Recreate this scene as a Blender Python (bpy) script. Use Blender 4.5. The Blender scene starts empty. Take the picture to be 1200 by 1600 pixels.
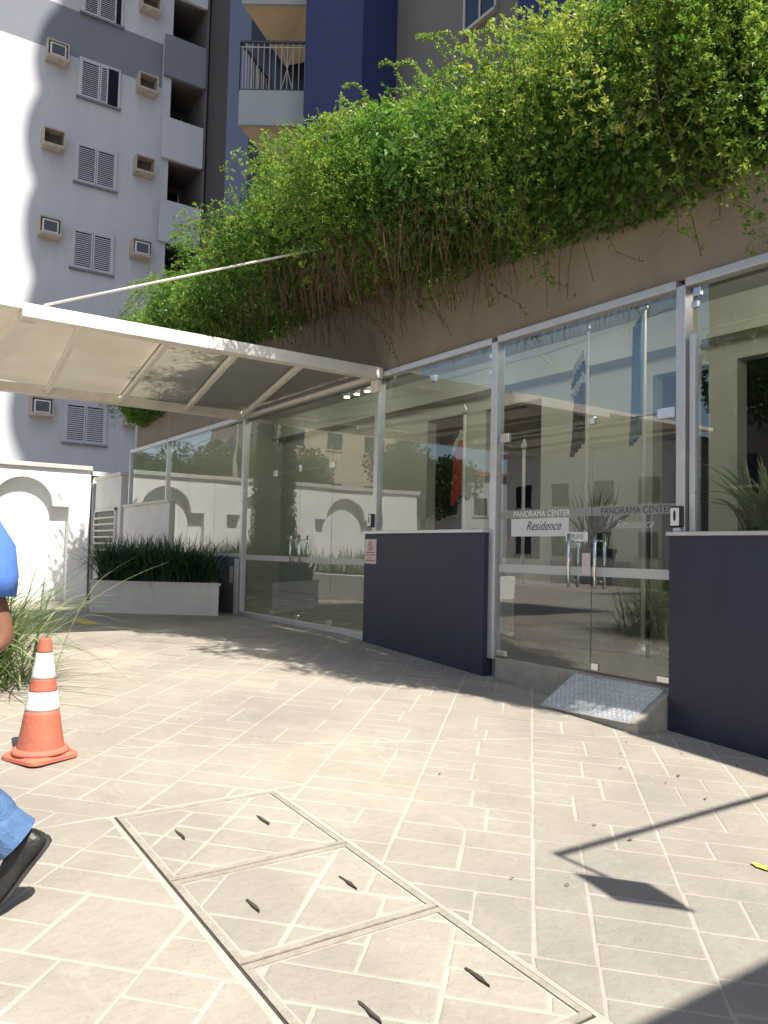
import bpy, bmesh, math, random
import numpy as np
from mathutils import Vector, Matrix

random.seed(7)
rng = np.random.default_rng(11)
R = math.radians
scene = bpy.context.scene
col = scene.collection

# ------------------------------------------------------------------ camera, sky, sun, exposure
# world: x runs along the glass front (away from the camera), y points out of it, z up; lobby floor z = 0
EYE = (0.0, 5.1, 0.945)
YAW, PITCH, ROLL, FPX = 0.601766, 0.0513466, 0.0226712, 1234.71
fw = Vector((math.cos(YAW)*math.cos(PITCH), -math.sin(YAW)*math.cos(PITCH), math.sin(PITCH)))
rt = Vector((-math.sin(YAW), -math.cos(YAW), 0))
up = rt.cross(fw)
r2 = math.cos(ROLL)*rt + math.sin(ROLL)*up
u2 = -math.sin(ROLL)*rt + math.cos(ROLL)*up
cam_d = bpy.data.cameras.new('camera')
cam = bpy.data.objects.new('camera', cam_d)
col.objects.link(cam)
m = Matrix((r2, u2, -fw)).transposed().to_4x4()
m.translation = Vector(EYE)
cam.matrix_world = m
cam_d.sensor_fit = 'VERTICAL'
cam_d.sensor_height = 36.0
cam_d.lens = 36.0*FPX/1600.0
cam_d.clip_start = 0.05
cam_d.clip_end = 2000
scene.camera = cam

SUN_EL, SUN_PHI = R(55), R(5.6)
light_dir = Vector((math.cos(SUN_PHI)*math.cos(SUN_EL), math.sin(SUN_PHI)*math.cos(SUN_EL), -math.sin(SUN_EL)))
world = bpy.data.worlds.new('World')
scene.world = world
world.use_nodes = True
nt = world.node_tree
bg = nt.nodes['Background']
sky = nt.nodes.new('ShaderNodeTexSky')
sky.sky_type = 'NISHITA'
sky.sun_disc = False
sky.sun_elevation = SUN_EL
to_sun = -light_dir
sky.sun_rotation = math.atan2(to_sun.x, to_sun.y)
sky.air_density = 1.0
sky.dust_density = 1.5
nt.links.new(sky.outputs[0], bg.inputs[0])
bg.inputs[1].default_value = 0.112
sun_d = bpy.data.lights.new('sun', 'SUN')
sun_d.energy = 4.6
sun_d.angle = R(0.55)
sun_d.color = (1.0, 0.95, 0.86)
sun = bpy.data.objects.new('sun', sun_d)
sun.rotation_euler = light_dir.to_track_quat('-Z', 'Y').to_euler()
sun.location = (-10, -3, 30)
col.objects.link(sun)
vs = scene.view_settings
vs.view_transform = 'Standard'
vs.look = 'None'
vs.exposure = 0.97
vs.gamma = 1.0
vs.use_curve_mapping = False
scene.cycles.max_bounces = 10
scene.cycles.transparent_max_bounces = 24
scene.cycles.sample_clamp_indirect = 8.0
scene.cycles.caustics_reflective = False
scene.cycles.caustics_refractive = False

# ------------------------------------------------------------------ materials
def mat(name, c, rough=0.7, var=0.0, vscale=4.0, bump=0.0, bscale=60.0, metal=0.0, spec=0.5, c2=None, island=0.0, detail=6.0, stretch=None, coat=0.0):
    mt = bpy.data.materials.new(name)
    mt.use_nodes = True
    t = mt.node_tree
    b = t.nodes['Principled BSDF']
    b.inputs['Roughness'].default_value = rough
    b.inputs['Metallic'].default_value = metal
    b.inputs['Specular IOR Level'].default_value = spec
    b.inputs['Coat Weight'].default_value = coat
    c = tuple(c)
    b.inputs['Base Color'].default_value = c + (1,)
    tc = t.nodes.new('ShaderNodeTexCoord')
    src = tc.outputs['Object']
    if stretch:
        mp = t.nodes.new('ShaderNodeMapping')
        mp.inputs['Scale'].default_value = stretch
        t.links.new(src, mp.inputs['Vector'])
        src = mp.outputs['Vector']
    colsock = None
    if var > 0:
        n = t.nodes.new('ShaderNodeTexNoise')
        n.inputs['Scale'].default_value = vscale
        n.inputs['Detail'].default_value = detail
        n.inputs['Roughness'].default_value = 0.65
        t.links.new(src, n.inputs['Vector'])
        rp = t.nodes.new('ShaderNodeValToRGB')
        rp.color_ramp.elements[0].position = 0.3
        rp.color_ramp.elements[1].position = 0.7
        d = c2 if c2 else tuple(max(0, v*(1-var)) for v in c)
        l = c if c2 else tuple(min(1, v*(1+var*0.5)) for v in c)
        rp.color_ramp.elements[0].color = tuple(d) + (1,)
        rp.color_ramp.elements[1].color = tuple(l) + (1,)
        t.links.new(n.outputs['Fac'], rp.inputs['Fac'])
        colsock = rp.outputs['Color']
        mr = t.nodes.new('ShaderNodeMapRange')
        mr.inputs['To Min'].default_value = max(0.02, rough-0.1)
        mr.inputs['To Max'].default_value = min(1, rough+0.1)
        t.links.new(n.outputs['Fac'], mr.inputs['Value'])
        t.links.new(mr.outputs['Result'], b.inputs['Roughness'])
    if island > 0:
        g = t.nodes.new('ShaderNodeNewGeometry')
        mr = t.nodes.new('ShaderNodeMapRange')
        mr.inputs['To Min'].default_value = 1-island
        mr.inputs['To Max'].default_value = 1+island
        t.links.new(g.outputs['Random Per Island'], mr.inputs['Value'])
        mx = t.nodes.new('ShaderNodeMix')
        mx.data_type = 'RGBA'
        mx.blend_type = 'MULTIPLY'
        mx.inputs[0].default_value = 1.0
        if colsock is not None:
            t.links.new(colsock, mx.inputs[6])
        else:
            mx.inputs[6].default_value = c + (1,)
        t.links.new(mr.outputs['Result'], mx.inputs[7])
        colsock = mx.outputs[2]
    if colsock is not None:
        t.links.new(colsock, b.inputs['Base Color'])
    if bump > 0:
        n2 = t.nodes.new('ShaderNodeTexNoise')
        n2.inputs['Scale'].default_value = bscale
        n2.inputs['Detail'].default_value = 5
        t.links.new(src, n2.inputs['Vector'])
        bp = t.nodes.new('ShaderNodeBump')
        bp.inputs['Strength'].default_value = bump
        bp.inputs['Distance'].default_value = 0.01
        t.links.new(n2.outputs['Fac'], bp.inputs['Height'])
        t.links.new(bp.outputs['Normal'], b.inputs['Normal'])
    return mt

def glass_mat(name, tint, ior=1.5, boost=1.0):
    mt = bpy.data.materials.new(name)
    mt.use_nodes = True
    t = mt.node_tree
    for n in list(t.nodes):
        t.nodes.remove(n)
    o = t.nodes.new('ShaderNodeOutputMaterial')
    tr = t.nodes.new('ShaderNodeBsdfTransparent')
    tr.inputs[0].default_value = tint + (1,)
    gl = t.nodes.new('ShaderNodeBsdfGlossy')
    gl.inputs['Roughness'].default_value = 0.0
    gl.inputs['Color'].default_value = (boost, boost, boost, 1)
    fr = t.nodes.new('ShaderNodeFresnel')
    fr.inputs['IOR'].default_value = ior
    tc = t.nodes.new('ShaderNodeTexCoord')
    nz = t.nodes.new('ShaderNodeTexNoise')
    nz.inputs['Scale'].default_value = 0.9
    t.links.new(tc.outputs['Object'], nz.inputs['Vector'])
    bp = t.nodes.new('ShaderNodeBump')
    bp.inputs['Strength'].default_value = 0.02
    bp.inputs['Distance'].default_value = 0.1
    t.links.new(nz.outputs['Fac'], bp.inputs['Height'])
    t.links.new(bp.outputs['Normal'], gl.inputs['Normal'])
    mx = t.nodes.new('ShaderNodeMixShader')
    ge = t.nodes.new('ShaderNodeNewGeometry')
    inv = t.nodes.new('ShaderNodeMath'); inv.operation = 'SUBTRACT'; inv.inputs[0].default_value = 1.0
    t.links.new(ge.outputs['Backfacing'], inv.inputs[1])
    mul = t.nodes.new('ShaderNodeMath'); mul.operation = 'MULTIPLY'
    t.links.new(fr.outputs[0], mul.inputs[0]); t.links.new(inv.outputs[0], mul.inputs[1])
    t.links.new(mul.outputs[0], mx.inputs[0])
    t.links.new(tr.outputs[0], mx.inputs[1])
    t.links.new(gl.outputs[0], mx.inputs[2])
    t.links.new(mx.outputs[0], o.inputs[0])
    return mt

def film_mat(name, c, alpha):
    mt = bpy.data.materials.new(name)
    mt.use_nodes = True
    t = mt.node_tree
    b = t.nodes['Principled BSDF']
    b.inputs['Base Color'].default_value = c + (1,)
    b.inputs['Alpha'].default_value = alpha
    b.inputs['Roughness'].default_value = 0.5
    return mt

def leaf_mat(name, ramp, trans=0.35, rough=0.45):
    """leaf colour from a per-leaf random value; thin leaves let light through"""
    mt = bpy.data.materials.new(name)
    mt.use_nodes = True
    t = mt.node_tree
    b = t.nodes['Principled BSDF']
    b.inputs['Roughness'].default_value = rough
    b.inputs['Specular IOR Level'].default_value = 0.35
    o = t.nodes['Material Output']
    at = t.nodes.new('ShaderNodeAttribute')
    at.attribute_name = 'tint'
    rp = t.nodes.new('ShaderNodeValToRGB')
    el = rp.color_ramp.elements
    el[0].position, el[0].color = ramp[0][0], ramp[0][1] + (1,)
    el[1].position, el[1].color = ramp[-1][0], ramp[-1][1] + (1,)
    for p_, c_ in ramp[1:-1]:
        e = el.new(p_)
        e.color = c_ + (1,)
    t.links.new(at.outputs['Fac'], rp.inputs['Fac'])
    t.links.new(rp.outputs['Color'], b.inputs['Base Color'])
    tl = t.nodes.new('ShaderNodeBsdfTranslucent')
    hs = t.nodes.new('ShaderNodeHueSaturation')
    hs.inputs['Value'].default_value = 1.5
    hs.inputs['Saturation'].default_value = 1.1
    t.links.new(rp.outputs['Color'], hs.inputs['Color'])
    t.links.new(hs.outputs['Color'], tl.inputs['Color'])
    mx = t.nodes.new('ShaderNodeMixShader')
    mx.inputs[0].default_value = trans
    t.links.new(b.outputs[0], mx.inputs[1])
    t.links.new(tl.outputs[0], mx.inputs[2])
    t.links.new(mx.outputs[0], o.inputs[0])
    return mt

M = {}
def paving_mat(name, base, dark, light, bump, isl):
    mt = mat(name, base, 0.8, 0.2, 3.0, bump, 24, island=isl, c2=dark, spec=0.25)
    t = mt.node_tree; b = t.nodes['Principled BSDF']
    src = b.inputs['Base Color'].links[0].from_socket
    tc = t.nodes.new('ShaderNodeTexCoord')
    # pale worn streaks
    n = t.nodes.new('ShaderNodeTexNoise'); n.inputs['Scale'].default_value = 7.0; n.inputs['Detail'].default_value = 8; n.inputs['Roughness'].default_value = .75; n.inputs['Distortion'].default_value = 1.2
    mp = t.nodes.new('ShaderNodeMapping'); mp.inputs['Rotation'].default_value = (0, 0, R(45)); mp.inputs['Scale'].default_value = (0.5, 1.6, 1)
    t.links.new(tc.outputs['Object'], mp.inputs[0]); t.links.new(mp.outputs[0], n.inputs['Vector'])
    r1 = t.nodes.new('ShaderNodeValToRGB'); r1.color_ramp.elements[0].position = .56; r1.color_ramp.elements[1].position = .80
    t.links.new(n.outputs['Fac'], r1.inputs['Fac'])
    m1 = t.nodes.new('ShaderNodeMix'); m1.data_type = 'RGBA'; m1.inputs[7].default_value = light + (1,)
    t.links.new(r1.outputs['Color'], m1.inputs[0]); t.links.new(src, m1.inputs[6])
    # broad grey soiling
    n2 = t.nodes.new('ShaderNodeTexNoise'); n2.inputs['Scale'].default_value = .55; n2.inputs['Detail'].default_value = 5
    t.links.new(tc.outputs['Object'], n2.inputs['Vector'])
    r2_ = t.nodes.new('ShaderNodeValToRGB'); r2_.color_ramp.elements[0].position = .35; r2_.color_ramp.elements[1].position = .65
    r2_.color_ramp.elements[0].color = (.80, .80, .82, 1); r2_.color_ramp.elements[1].color = (1.04, 1.03, 1.0, 1)
    t.links.new(n2.outputs['Fac'], r2_.inputs['Fac'])
    m2 = t.nodes.new('ShaderNodeMix'); m2.data_type = 'RGBA'; m2.blend_type = 'MULTIPLY'; m2.inputs[0].default_value = 1
    t.links.new(m1.outputs[2], m2.inputs[6]); t.links.new(r2_.outputs['Color'], m2.inputs[7])
    # dark specks
    n3 = t.nodes.new('ShaderNodeTexNoise'); n3.inputs['Scale'].default_value = 90; n3.inputs['Detail'].default_value = 2
    t.links.new(tc.outputs['Object'], n3.inputs['Vector'])
    r3 = t.nodes.new('ShaderNodeValToRGB'); r3.color_ramp.elements[0].position = .28; r3.color_ramp.elements[1].position = .36
    r3.color_ramp.elements[0].color = (.78, .77, .75, 1); r3.color_ramp.elements[1].color = (1, 1, 1, 1)
    t.links.new(n3.outputs['Fac'], r3.inputs['Fac'])
    m3 = t.nodes.new('ShaderNodeMix'); m3.data_type = 'RGBA'; m3.blend_type = 'MULTIPLY'; m3.inputs[0].default_value = 1
    t.links.new(m2.outputs[2], m3.inputs[6]); t.links.new(r3.outputs['Color'], m3.inputs[7])
    t.links.new(m3.outputs[2], b.inputs['Base Color'])
    return mt
M['grout'] = paving_mat('pale_grout', (0.50, 0.45, 0.38), (0.40, 0.36, 0.30), (0.54, 0.495, 0.425), 0.5, 0.0)
M['stone'] = paving_mat('stamped_concrete', (0.352, 0.32, 0.274), (0.298, 0.27, 0.23), (0.44, 0.40, 0.342), 0.6, 0.09)
M['cover'] = mat('cover_concrete', (0.325, 0.292, 0.246), 0.8, 0.25, 9, 0.7, 40, spec=0.3)
M['frame_groove'] = mat('dark_groove', (0.06, 0.05, 0.04), 0.9, 0.4, 20)
M['beige'] = mat('beige_render', (0.30, 0.242, 0.19), 0.85, 0.2, 1.3, 0.3, 90, c2=(0.235, 0.185, 0.14), stretch=(1.6, 1.6, 0.35))
M['navy'] = mat('navy_paint', (0.027, 0.031, 0.066), 0.5, 0.3, 2.2, 0.3, 60, c2=(0.019, 0.021, 0.043), stretch=(2.5, 2.5, 0.5))
M['navy_bright'] = mat('royal_blue_paint', (0.009, 0.019, 0.085), 0.7, 0.1, 1.0, 0.2, 60)
M['alu'] = mat('silver_aluminium', (0.62, 0.62, 0.63), 0.38, 0.08, 8, metal=0.55)
M['white_metal'] = mat('white_painted_steel', (0.78, 0.73, 0.66), 0.5, 0.12, 5, 0.1, 40)
M['chrome'] = mat('brushed_steel', (0.72, 0.72, 0.72), 0.22, 0.06, 30, metal=1.0)
M['black'] = mat('black_plastic', (0.015, 0.015, 0.017), 0.4, 0.2, 20)
M['white_plastic'] = mat('white_plastic', (0.75, 0.74, 0.72), 0.4, 0.05, 20)
M['glass'] = glass_mat('clear_green_glass', (0.92, 0.96, 0.93), 2.15)
M['darkglass'] = mat('dark_window_glass', (0.012, 0.018, 0.03), 0.08, 0.2, 2, spec=0.6)
M['film'] = film_mat('frosted_film', (0.62, 0.62, 0.58), 0.72)
M['film2'] = film_mat('grey_frosted_film', (0.34, 0.35, 0.32), 0.72)
M['poster'] = film_mat('pale_glass_poster', (0.70, 0.72, 0.71), 0.85)
M['ink'] = mat('dark_ink', (0.03, 0.03, 0.03), 0.6, 0.1, 20)
M['white_ink'] = mat('white_ink', (0.82, 0.82, 0.80), 0.6, 0.05, 20)
M['red_ink'] = mat('red_ink', (0.35, 0.05, 0.05), 0.6, 0.1, 20)
M['pinkish'] = mat('faded_sign_plate', (0.62, 0.52, 0.50), 0.5, 0.1, 10)
M['plinth'] = mat('grey_plinth', (0.16, 0.15, 0.165), 0.7, 0.15, 2, 0.2, 60)
M['lobby_wall'] = mat('cream_lobby_wall', (0.43, 0.43, 0.375), 0.8, 0.06, 1.0)
M['lobby_floor'] = mat('lobby_floor', (0.30, 0.27, 0.23), 0.25, 0.15, 1.5)
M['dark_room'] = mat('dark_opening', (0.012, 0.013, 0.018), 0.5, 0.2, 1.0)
M['nb_white'] = mat('pale_grey_render', (0.49, 0.49, 0.52), 0.85, 0.08, 0.9, 0.2, 40, stretch=(1, 2.2, 0.28))
M['nb_band'] = mat('grey_band_paint', (0.185, 0.195, 0.225), 0.85, 0.08, 0.8, 0.2, 40)
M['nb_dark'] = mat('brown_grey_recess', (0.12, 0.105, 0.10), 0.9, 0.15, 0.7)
M['shutter'] = mat('white_shutter', (0.50, 0.51, 0.54), 0.5, 0.06, 4)
M['ledge'] = mat('stained_concrete_ledge', (0.46, 0.39, 0.31), 0.85, 0.3, 5, 0.3, 60)
M['wallwhite'] = mat('white_lime_paint', (0.80, 0.79, 0.77), 0.85, 0.08, 1.0, 0.3, 60)
M['capstone'] = mat('grey_coping', (0.50, 0.48, 0.46), 0.85, 0.15, 3, 0.2, 60)
M['planter'] = mat('off_white_planter', (0.66, 0.63, 0.58), 0.8, 0.10, 2.0, 0.25, 80)
M['soil'] = mat('dark_soil', (0.03, 0.022, 0.015), 0.95, 0.4, 12, 0.8, 30)
M['orange'] = mat('faded_orange_plastic', (0.50, 0.135, 0.075), 0.65, 0.3, 9, 0.4, 40, c2=(0.36, 0.11, 0.07))
M['reflect'] = mat('white_reflective_band', (0.80, 0.79, 0.77), 0.5, 0.25, 16, 0.3, 30, c2=(0.62, 0.59, 0.55))
M['rubber'] = mat('salmon_rubber_base', (0.62, 0.16, 0.10), 0.8, 0.25, 9, 0.3, 60)
M['checker'] = mat('checker_plate_steel', (0.50, 0.51, 0.53), 0.42, 0.25, 12, metal=0.45)
M['lug'] = mat('polished_lugs', (0.66, 0.67, 0.69), 0.3, 0.1, 12, metal=0.5)
M['concrete'] = mat('raw_concrete', (0.38, 0.34, 0.28), 0.9, 0.25, 6, 0.5, 60)
M['tower_blue'] = mat('slate_blue_paint', (0.085, 0.105, 0.17), 0.75, 0.08, 0.6)
M['tower_grey'] = mat('warm_grey_paint', (0.15, 0.135, 0.115), 0.8, 0.08, 0.6, 0.15, 40)
M['balcony_grey'] = mat('pale_balcony_panel', (0.30, 0.315, 0.32), 0.8, 0.08, 1.2)
M['balcony_beige'] = mat('beige_soffit', (0.40, 0.31, 0.205), 0.85, 0.10, 1.5)
M['rail'] = mat('dark_bronze_rail', (0.035, 0.03, 0.03), 0.5, 0.1, 20)
M['rail_light'] = mat('grey_rail_bars', (0.42, 0.38, 0.34), 0.5, 0.1, 20)
M['yellow'] = mat('worn_yellow_paint', (0.70, 0.50, 0.05), 0.8, 0.3, 8, c2=(0.5, 0.4, 0.12))
M['wood_twig'] = mat('brown_twig', (0.10, 0.06, 0.035), 0.9, 0.3, 20)
M['dry'] = mat('dry_brown_stem', (0.13, 0.07, 0.04), 0.9, 0.3, 10)
M['trunk'] = mat('bark', (0.11, 0.08, 0.055), 0.9, 0.4, 12, 0.8, 30)
M['roof_red'] = mat('red_roof_tile', (0.30, 0.11, 0.06), 0.85, 0.2, 4)
M['shirt'] = mat('blue_cotton_shirt', (0.085, 0.20, 0.60), 0.9, 0.10, 14, 1.0, 11, stretch=(1, 1.6, .7))
M['jeans'] = mat('blue_denim', (0.075, 0.15, 0.30), 0.9, 0.35, 16, 0.5, 120)
M['skin'] = mat('brown_skin', (0.23, 0.105, 0.065), 0.5, 0.10, 12)
M['hair'] = mat('black_hair', (0.012, 0.010, 0.009), 0.6, 0.2, 60)
M['shoe'] = mat('black_leather', (0.018, 0.017, 0.017), 0.45, 0.3, 20, 0.4, 60)
M['sole'] = mat('dark_rubber_sole', (0.035, 0.033, 0.032), 0.8, 0.3, 20)
M['wire'] = mat('black_cable', (0.01, 0.01, 0.01), 0.6, 0.1, 5)
M['pole'] = mat('grey_concrete_pole', (0.36, 0.35, 0.33), 0.85, 0.2, 3)
M['flag_red'] = mat('red_flag_cloth', (0.55, 0.03, 0.03), 0.8, 0.1, 5)
M['flag_blue'] = mat('light_blue_flag_cloth', (0.14, 0.30, 0.46), 0.8, 0.1, 5)
M['flag_dark'] = mat('black_flag_cloth', (0.02, 0.02, 0.022), 0.8, 0.1, 5)
M['flag_white'] = mat('white_flag_cloth', (0.78, 0.78, 0.76), 0.8, 0.1, 5)
M['pot'] = mat('dark_pot', (0.03, 0.03, 0.03), 0.6, 0.1, 5)
M['vine'] = leaf_mat('vine_leaf', [(0.0, (0.028, 0.085, 0.018)), (0.38, (0.105, 0.215, 0.038)), (0.7, (0.235, 0.33, 0.062)), (1.0, (0.40, 0.41, 0.10))], 0.42)
M['grass'] = leaf_mat('strap_leaf', [(0.0, (0.016, 0.05, 0.018)), (0.6, (0.03, 0.085, 0.03)), (1.0, (0.09, 0.13, 0.05))], 0.22)
M['grass_pale'] = leaf_mat('pale_strap_leaf', [(0.0, (0.035, 0.085, 0.025)), (0.5, (0.13, 0.21, 0.07)), (1.0, (0.46, 0.45, 0.25))], 0.3)
M['tree'] = leaf_mat('tree_leaf', [(0.0, (0.02, 0.055, 0.015)), (1.0, (0.075, 0.13, 0.03))], 0.3)
M['cypress'] = leaf_mat('cypress_leaf', [(0.0, (0.012, 0.03, 0.012)), (1.0, (0.04, 0.075, 0.025))], 0.2)

def panel_mat():
    mt = bpy.data.materials.new('translucent_roof_sheet')
    mt.use_nodes = True
    t = mt.node_tree
    b = t.nodes['Principled BSDF']
    o = t.nodes['Material Output']
    b.inputs['Roughness'].default_value = 0.45
    tc = t.nodes.new('ShaderNodeTexCoord')
    n = t.nodes.new('ShaderNodeTexNoise')
    n.inputs['Scale'].default_value = 1.6
    n.inputs['Detail'].default_value = 6
    t.links.new(tc.outputs['Object'], n.inputs['Vector'])
    rp = t.nodes.new('ShaderNodeValToRGB')
    rp.color_ramp.elements[0].color = (0.50, 0.465, 0.395, 1)
    rp.color_ramp.elements[1].color = (0.64, 0.61, 0.54, 1)
    t.links.new(n.outputs['Fac'], rp.inputs['Fac'])
    t.links.new(rp.outputs['Color'], b.inputs['Base Color'])
    tl = t.nodes.new('ShaderNodeBsdfTranslucent')
    t.links.new(rp.outputs['Color'], tl.inputs['Color'])
    mx = t.nodes.new('ShaderNodeMixShader')
    mx.inputs[0].default_value = 0.6
    t.links.new(b.outputs[0], mx.inputs[1])
    t.links.new(tl.outputs[0], mx.inputs[2])
    t.links.new(mx.outputs[0], o.inputs[0])
    return mt
M['panel'] = panel_mat()

# ------------------------------------------------------------------ mesh helpers
ORG = {}
def tag(o, label=None, cat=None, group=None, kind=None):
    if label: o['label'] = label
    if cat: o['category'] = cat
    if group: o['group'] = group
    if kind: o['kind'] = kind
    return o

def thing(name, loc, label, cat, group=None):
    o = bpy.data.objects.new(name, None)
    o.empty_display_size = 0.2
    o.location = loc
    col.objects.link(o)
    ORG[o] = Vector(loc)
    return tag(o, label, cat, group)

class MB:
    def __init__(s):
        s.v = []; s.f = []
    def add(s, vs_, fs_):
        k = len(s.v)
        s.v += [tuple(q) for q in vs_]
        s.f += [tuple(i+k for i in f) for f in fs_]
        return s
    def box(s, x0, x1, y0, y1, z0, z1):
        x0, x1 = min(x0, x1), max(x0, x1); y0, y1 = min(y0, y1), max(y0, y1); z0, z1 = min(z0, z1), max(z0, z1)
        return s.add([(x0,y0,z0),(x1,y0,z0),(x1,y1,z0),(x0,y1,z0),(x0,y0,z1),(x1,y0,z1),(x1,y1,z1),(x0,y1,z1)],
                     [(3,2,1,0),(4,5,6,7),(0,1,5,4),(1,2,6,5),(2,3,7,6),(3,0,4,7)])
    def bbox(s, x0, x1, y0, y1, z0, z1, b=0.004):
        """box with chamfered edges"""
        bm = bmesh.new()
        bmesh.ops.create_cube(bm, size=1)
        for q in bm.verts:
            q.co = Vector(((x0+x1)/2+q.co.x*abs(x1-x0), (y0+y1)/2+q.co.y*abs(y1-y0), (z0+z1)/2+q.co.z*abs(z1-z0)))
        b = min(b, abs(x1-x0)*.3, abs(y1-y0)*.3, abs(z1-z0)*.3)
        bmesh.ops.bevel(bm, geom=list(bm.edges), offset=b, segments=1, affect='EDGES', profile=0.5)
        bm.verts.index_update()
        s.add([q.co[:] for q in bm.verts], [[q.index for q in f.verts] for f in bm.faces])
        bm.free()
        return s
    def beam(s, p0, p1, w, h, upv=(0,0,1)):
        p0 = Vector(p0); p1 = Vector(p1)
        d = (p1-p0).normalized(); u_ = Vector(upv)
        a = d.cross(u_).normalized(); b = a.cross(d).normalized()
        vs_ = []
        for p in (p0, p1):
            for sa, sb in ((-1,-1),(1,-1),(1,1),(-1,1)):
                vs_.append(p + a*sa*w/2 + b*sb*h/2)
        return s.add(vs_, [(0,1,2,3),(7,6,5,4),(0,4,5,1),(1,5,6,2),(2,6,7,3),(3,7,4,0)])
    def prism(s, poly, z0, z1):
        """poly: CCW list of (x, y)"""
        n = len(poly)
        vs_ = [(x, y, z0) for x, y in poly] + [(x, y, z1) for x, y in poly]
        fs_ = [tuple(range(n-1, -1, -1)), tuple(range(n, 2*n))]
        fs_ += [(i, (i+1) % n, n+(i+1) % n, n+i) for i in range(n)]
        return s.add(vs_, fs_)
    def tube(s, pts, rad, n=8, caps=True):
        pts = [Vector(p) for p in pts]
        rs = rad if isinstance(rad, (list, tuple)) else [rad]*len(pts)
        vs_ = []; fs_ = []
        prev = None
        for i, p in enumerate(pts):
            d = (pts[min(i+1, len(pts)-1)] - pts[max(i-1, 0)]).normalized()
            if prev is None:
                a = d.orthogonal().normalized()
            else:
                a = (prev - d*prev.dot(d)).normalized()
            prev = a
            b = d.cross(a)
            for k in range(n):
                t = 2*math.pi*k/n
                vs_.append(p + (a*math.cos(t) + b*math.sin(t))*rs[i])
        for i in range(len(pts)-1):
            for k in range(n):
                fs_.append((i*n+k, i*n+(k+1) % n, (i+1)*n+(k+1) % n, (i+1)*n+k))
        if caps:
            fs_.append(tuple(range(n-1, -1, -1)))
            fs_.append(tuple(range((len(pts)-1)*n, len(pts)*n)))
        return s.add(vs_, fs_)
    def lathe(s, c, prof, n=24, sx=1.0, sy=1.0):
        vs_ = []; fs_ = []
        for r_, z in prof:
            for k in range(n):
                t = 2*math.pi*k/n
                vs_.append((c[0]+r_*sx*math.cos(t), c[1]+r_*sy*math.sin(t), c[2]+z))
        for i in range(len(prof)-1):
            for k in range(n):
                fs_.append((i*n+k, i*n+(k+1) % n, (i+1)*n+(k+1) % n, (i+1)*n+k))
        fs_.append(tuple(range(n-1, -1, -1)))
        fs_.append(tuple(range((len(prof)-1)*n, len(prof)*n)))
        return s.add(vs_, fs_)
    def loft(s, rings, cap=True):
        n = len(rings[0]); vs_ = [q for r_ in rings for q in r_]; fs_ = []
        for i in range(len(rings)-1):
            for k in range(n):
                fs_.append((i*n+k, i*n+(k+1) % n, (i+1)*n+(k+1) % n, (i+1)*n+k))
        if cap:
            fs_.append(tuple(range(n-1, -1, -1)))
            fs_.append(tuple(range((len(rings)-1)*n, len(rings)*n)))
        return s.add(vs_, fs_)
    def build(s, name, material, parent=None, smooth=False, label=None):
        me = bpy.data.meshes.new(name)
        og = ORG.get(parent, Vector((0,0,0))) if parent else Vector((0,0,0))
        me.from_pydata([(q[0]-og.x, q[1]-og.y, q[2]-og.z) for q in s.v], [], s.f)
        me.materials.append(M[material])
        if smooth:
            me.polygons.foreach_set('use_smooth', [True]*len(me.polygons))
        me.update()
        o = bpy.data.objects.new(name, me)
        col.objects.link(o)
        if parent:
            o.parent = parent
        ORG[o] = og
        if label: o['label'] = label
        return o

def fix_normals(o):
    bm = bmesh.new(); bm.from_mesh(o.data)
    bmesh.ops.recalc_face_normals(bm, faces=bm.faces)
    bm.to_mesh(o.data); bm.free()
    return o

def text_part(body, size, pos, material, parent, name='lettering', shear=0.0, width=None, depth=0.001):
    """flat print on a surface that faces +y; pos = left end of the base line as one reads it"""
    cu = bpy.data.curves.new('txt', 'FONT')
    cu.body = body; cu.size = size; cu.shear = shear
    o = bpy.data.objects.new('txt', cu)
    col.objects.link(o)
    bpy.context.view_layer.update()
    dg = bpy.context.evaluated_depsgraph_get()
    me0 = bpy.data.meshes.new_from_object(o.evaluated_get(dg))
    vs_ = [v.co.copy() for v in me0.vertices]
    fs_ = [tuple(p.vertices) for p in me0.polygons]
    bpy.data.objects.remove(o); bpy.data.meshes.remove(me0)
    if width:
        w = max(v.x for v in vs_) - min(v.x for v in vs_)
        k = width/w
    else:
        k = 1
    mb = MB()
    mb.add([(pos[0]-v.x*k, pos[1], pos[2]+v.y) for v in vs_], fs_)
    ob = mb.build(name, material, parent)
    return ob

def ground_z(x):
    if x < 8.2:
        z = -0.05 - 0.053*(8.2-max(x, -30))
    else:
        z = -0.05
    if x > 12.5:
        z -= 0.042*(min(x, 19.6)-12.5)
    return z

def mesh_np(name, V, F4, tint, material, parent=None):
    """big leaf mesh from numpy: V (n,3), F4 (m,4) quads, tint per vertex"""
    og = ORG.get(parent, Vector((0,0,0))) if parent else Vector((0,0,0))
    me = bpy.data.meshes.new(name)
    V = (V - np.array(og[:])).astype(np.float32)
    me.vertices.add(len(V)); me.vertices.foreach_set('co', V.ravel())
    me.loops.add(F4.size); me.loops.foreach_set('vertex_index', F4.astype(np.int32).ravel())
    me.polygons.add(len(F4))
    me.polygons.foreach_set('loop_start', (np.arange(len(F4))*4).astype(np.int32))
    at = me.attributes.new('tint', 'FLOAT', 'POINT')
    at.data.foreach_set('value', tint.astype(np.float32))
    me.materials.append(M[material])
    me.update(calc_edges=True)
    me.validate()
    o = bpy.data.objects.new(name, me)
    col.objects.link(o)
    if parent: o.parent = parent
    ORG[o] = og
    return o

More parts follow.
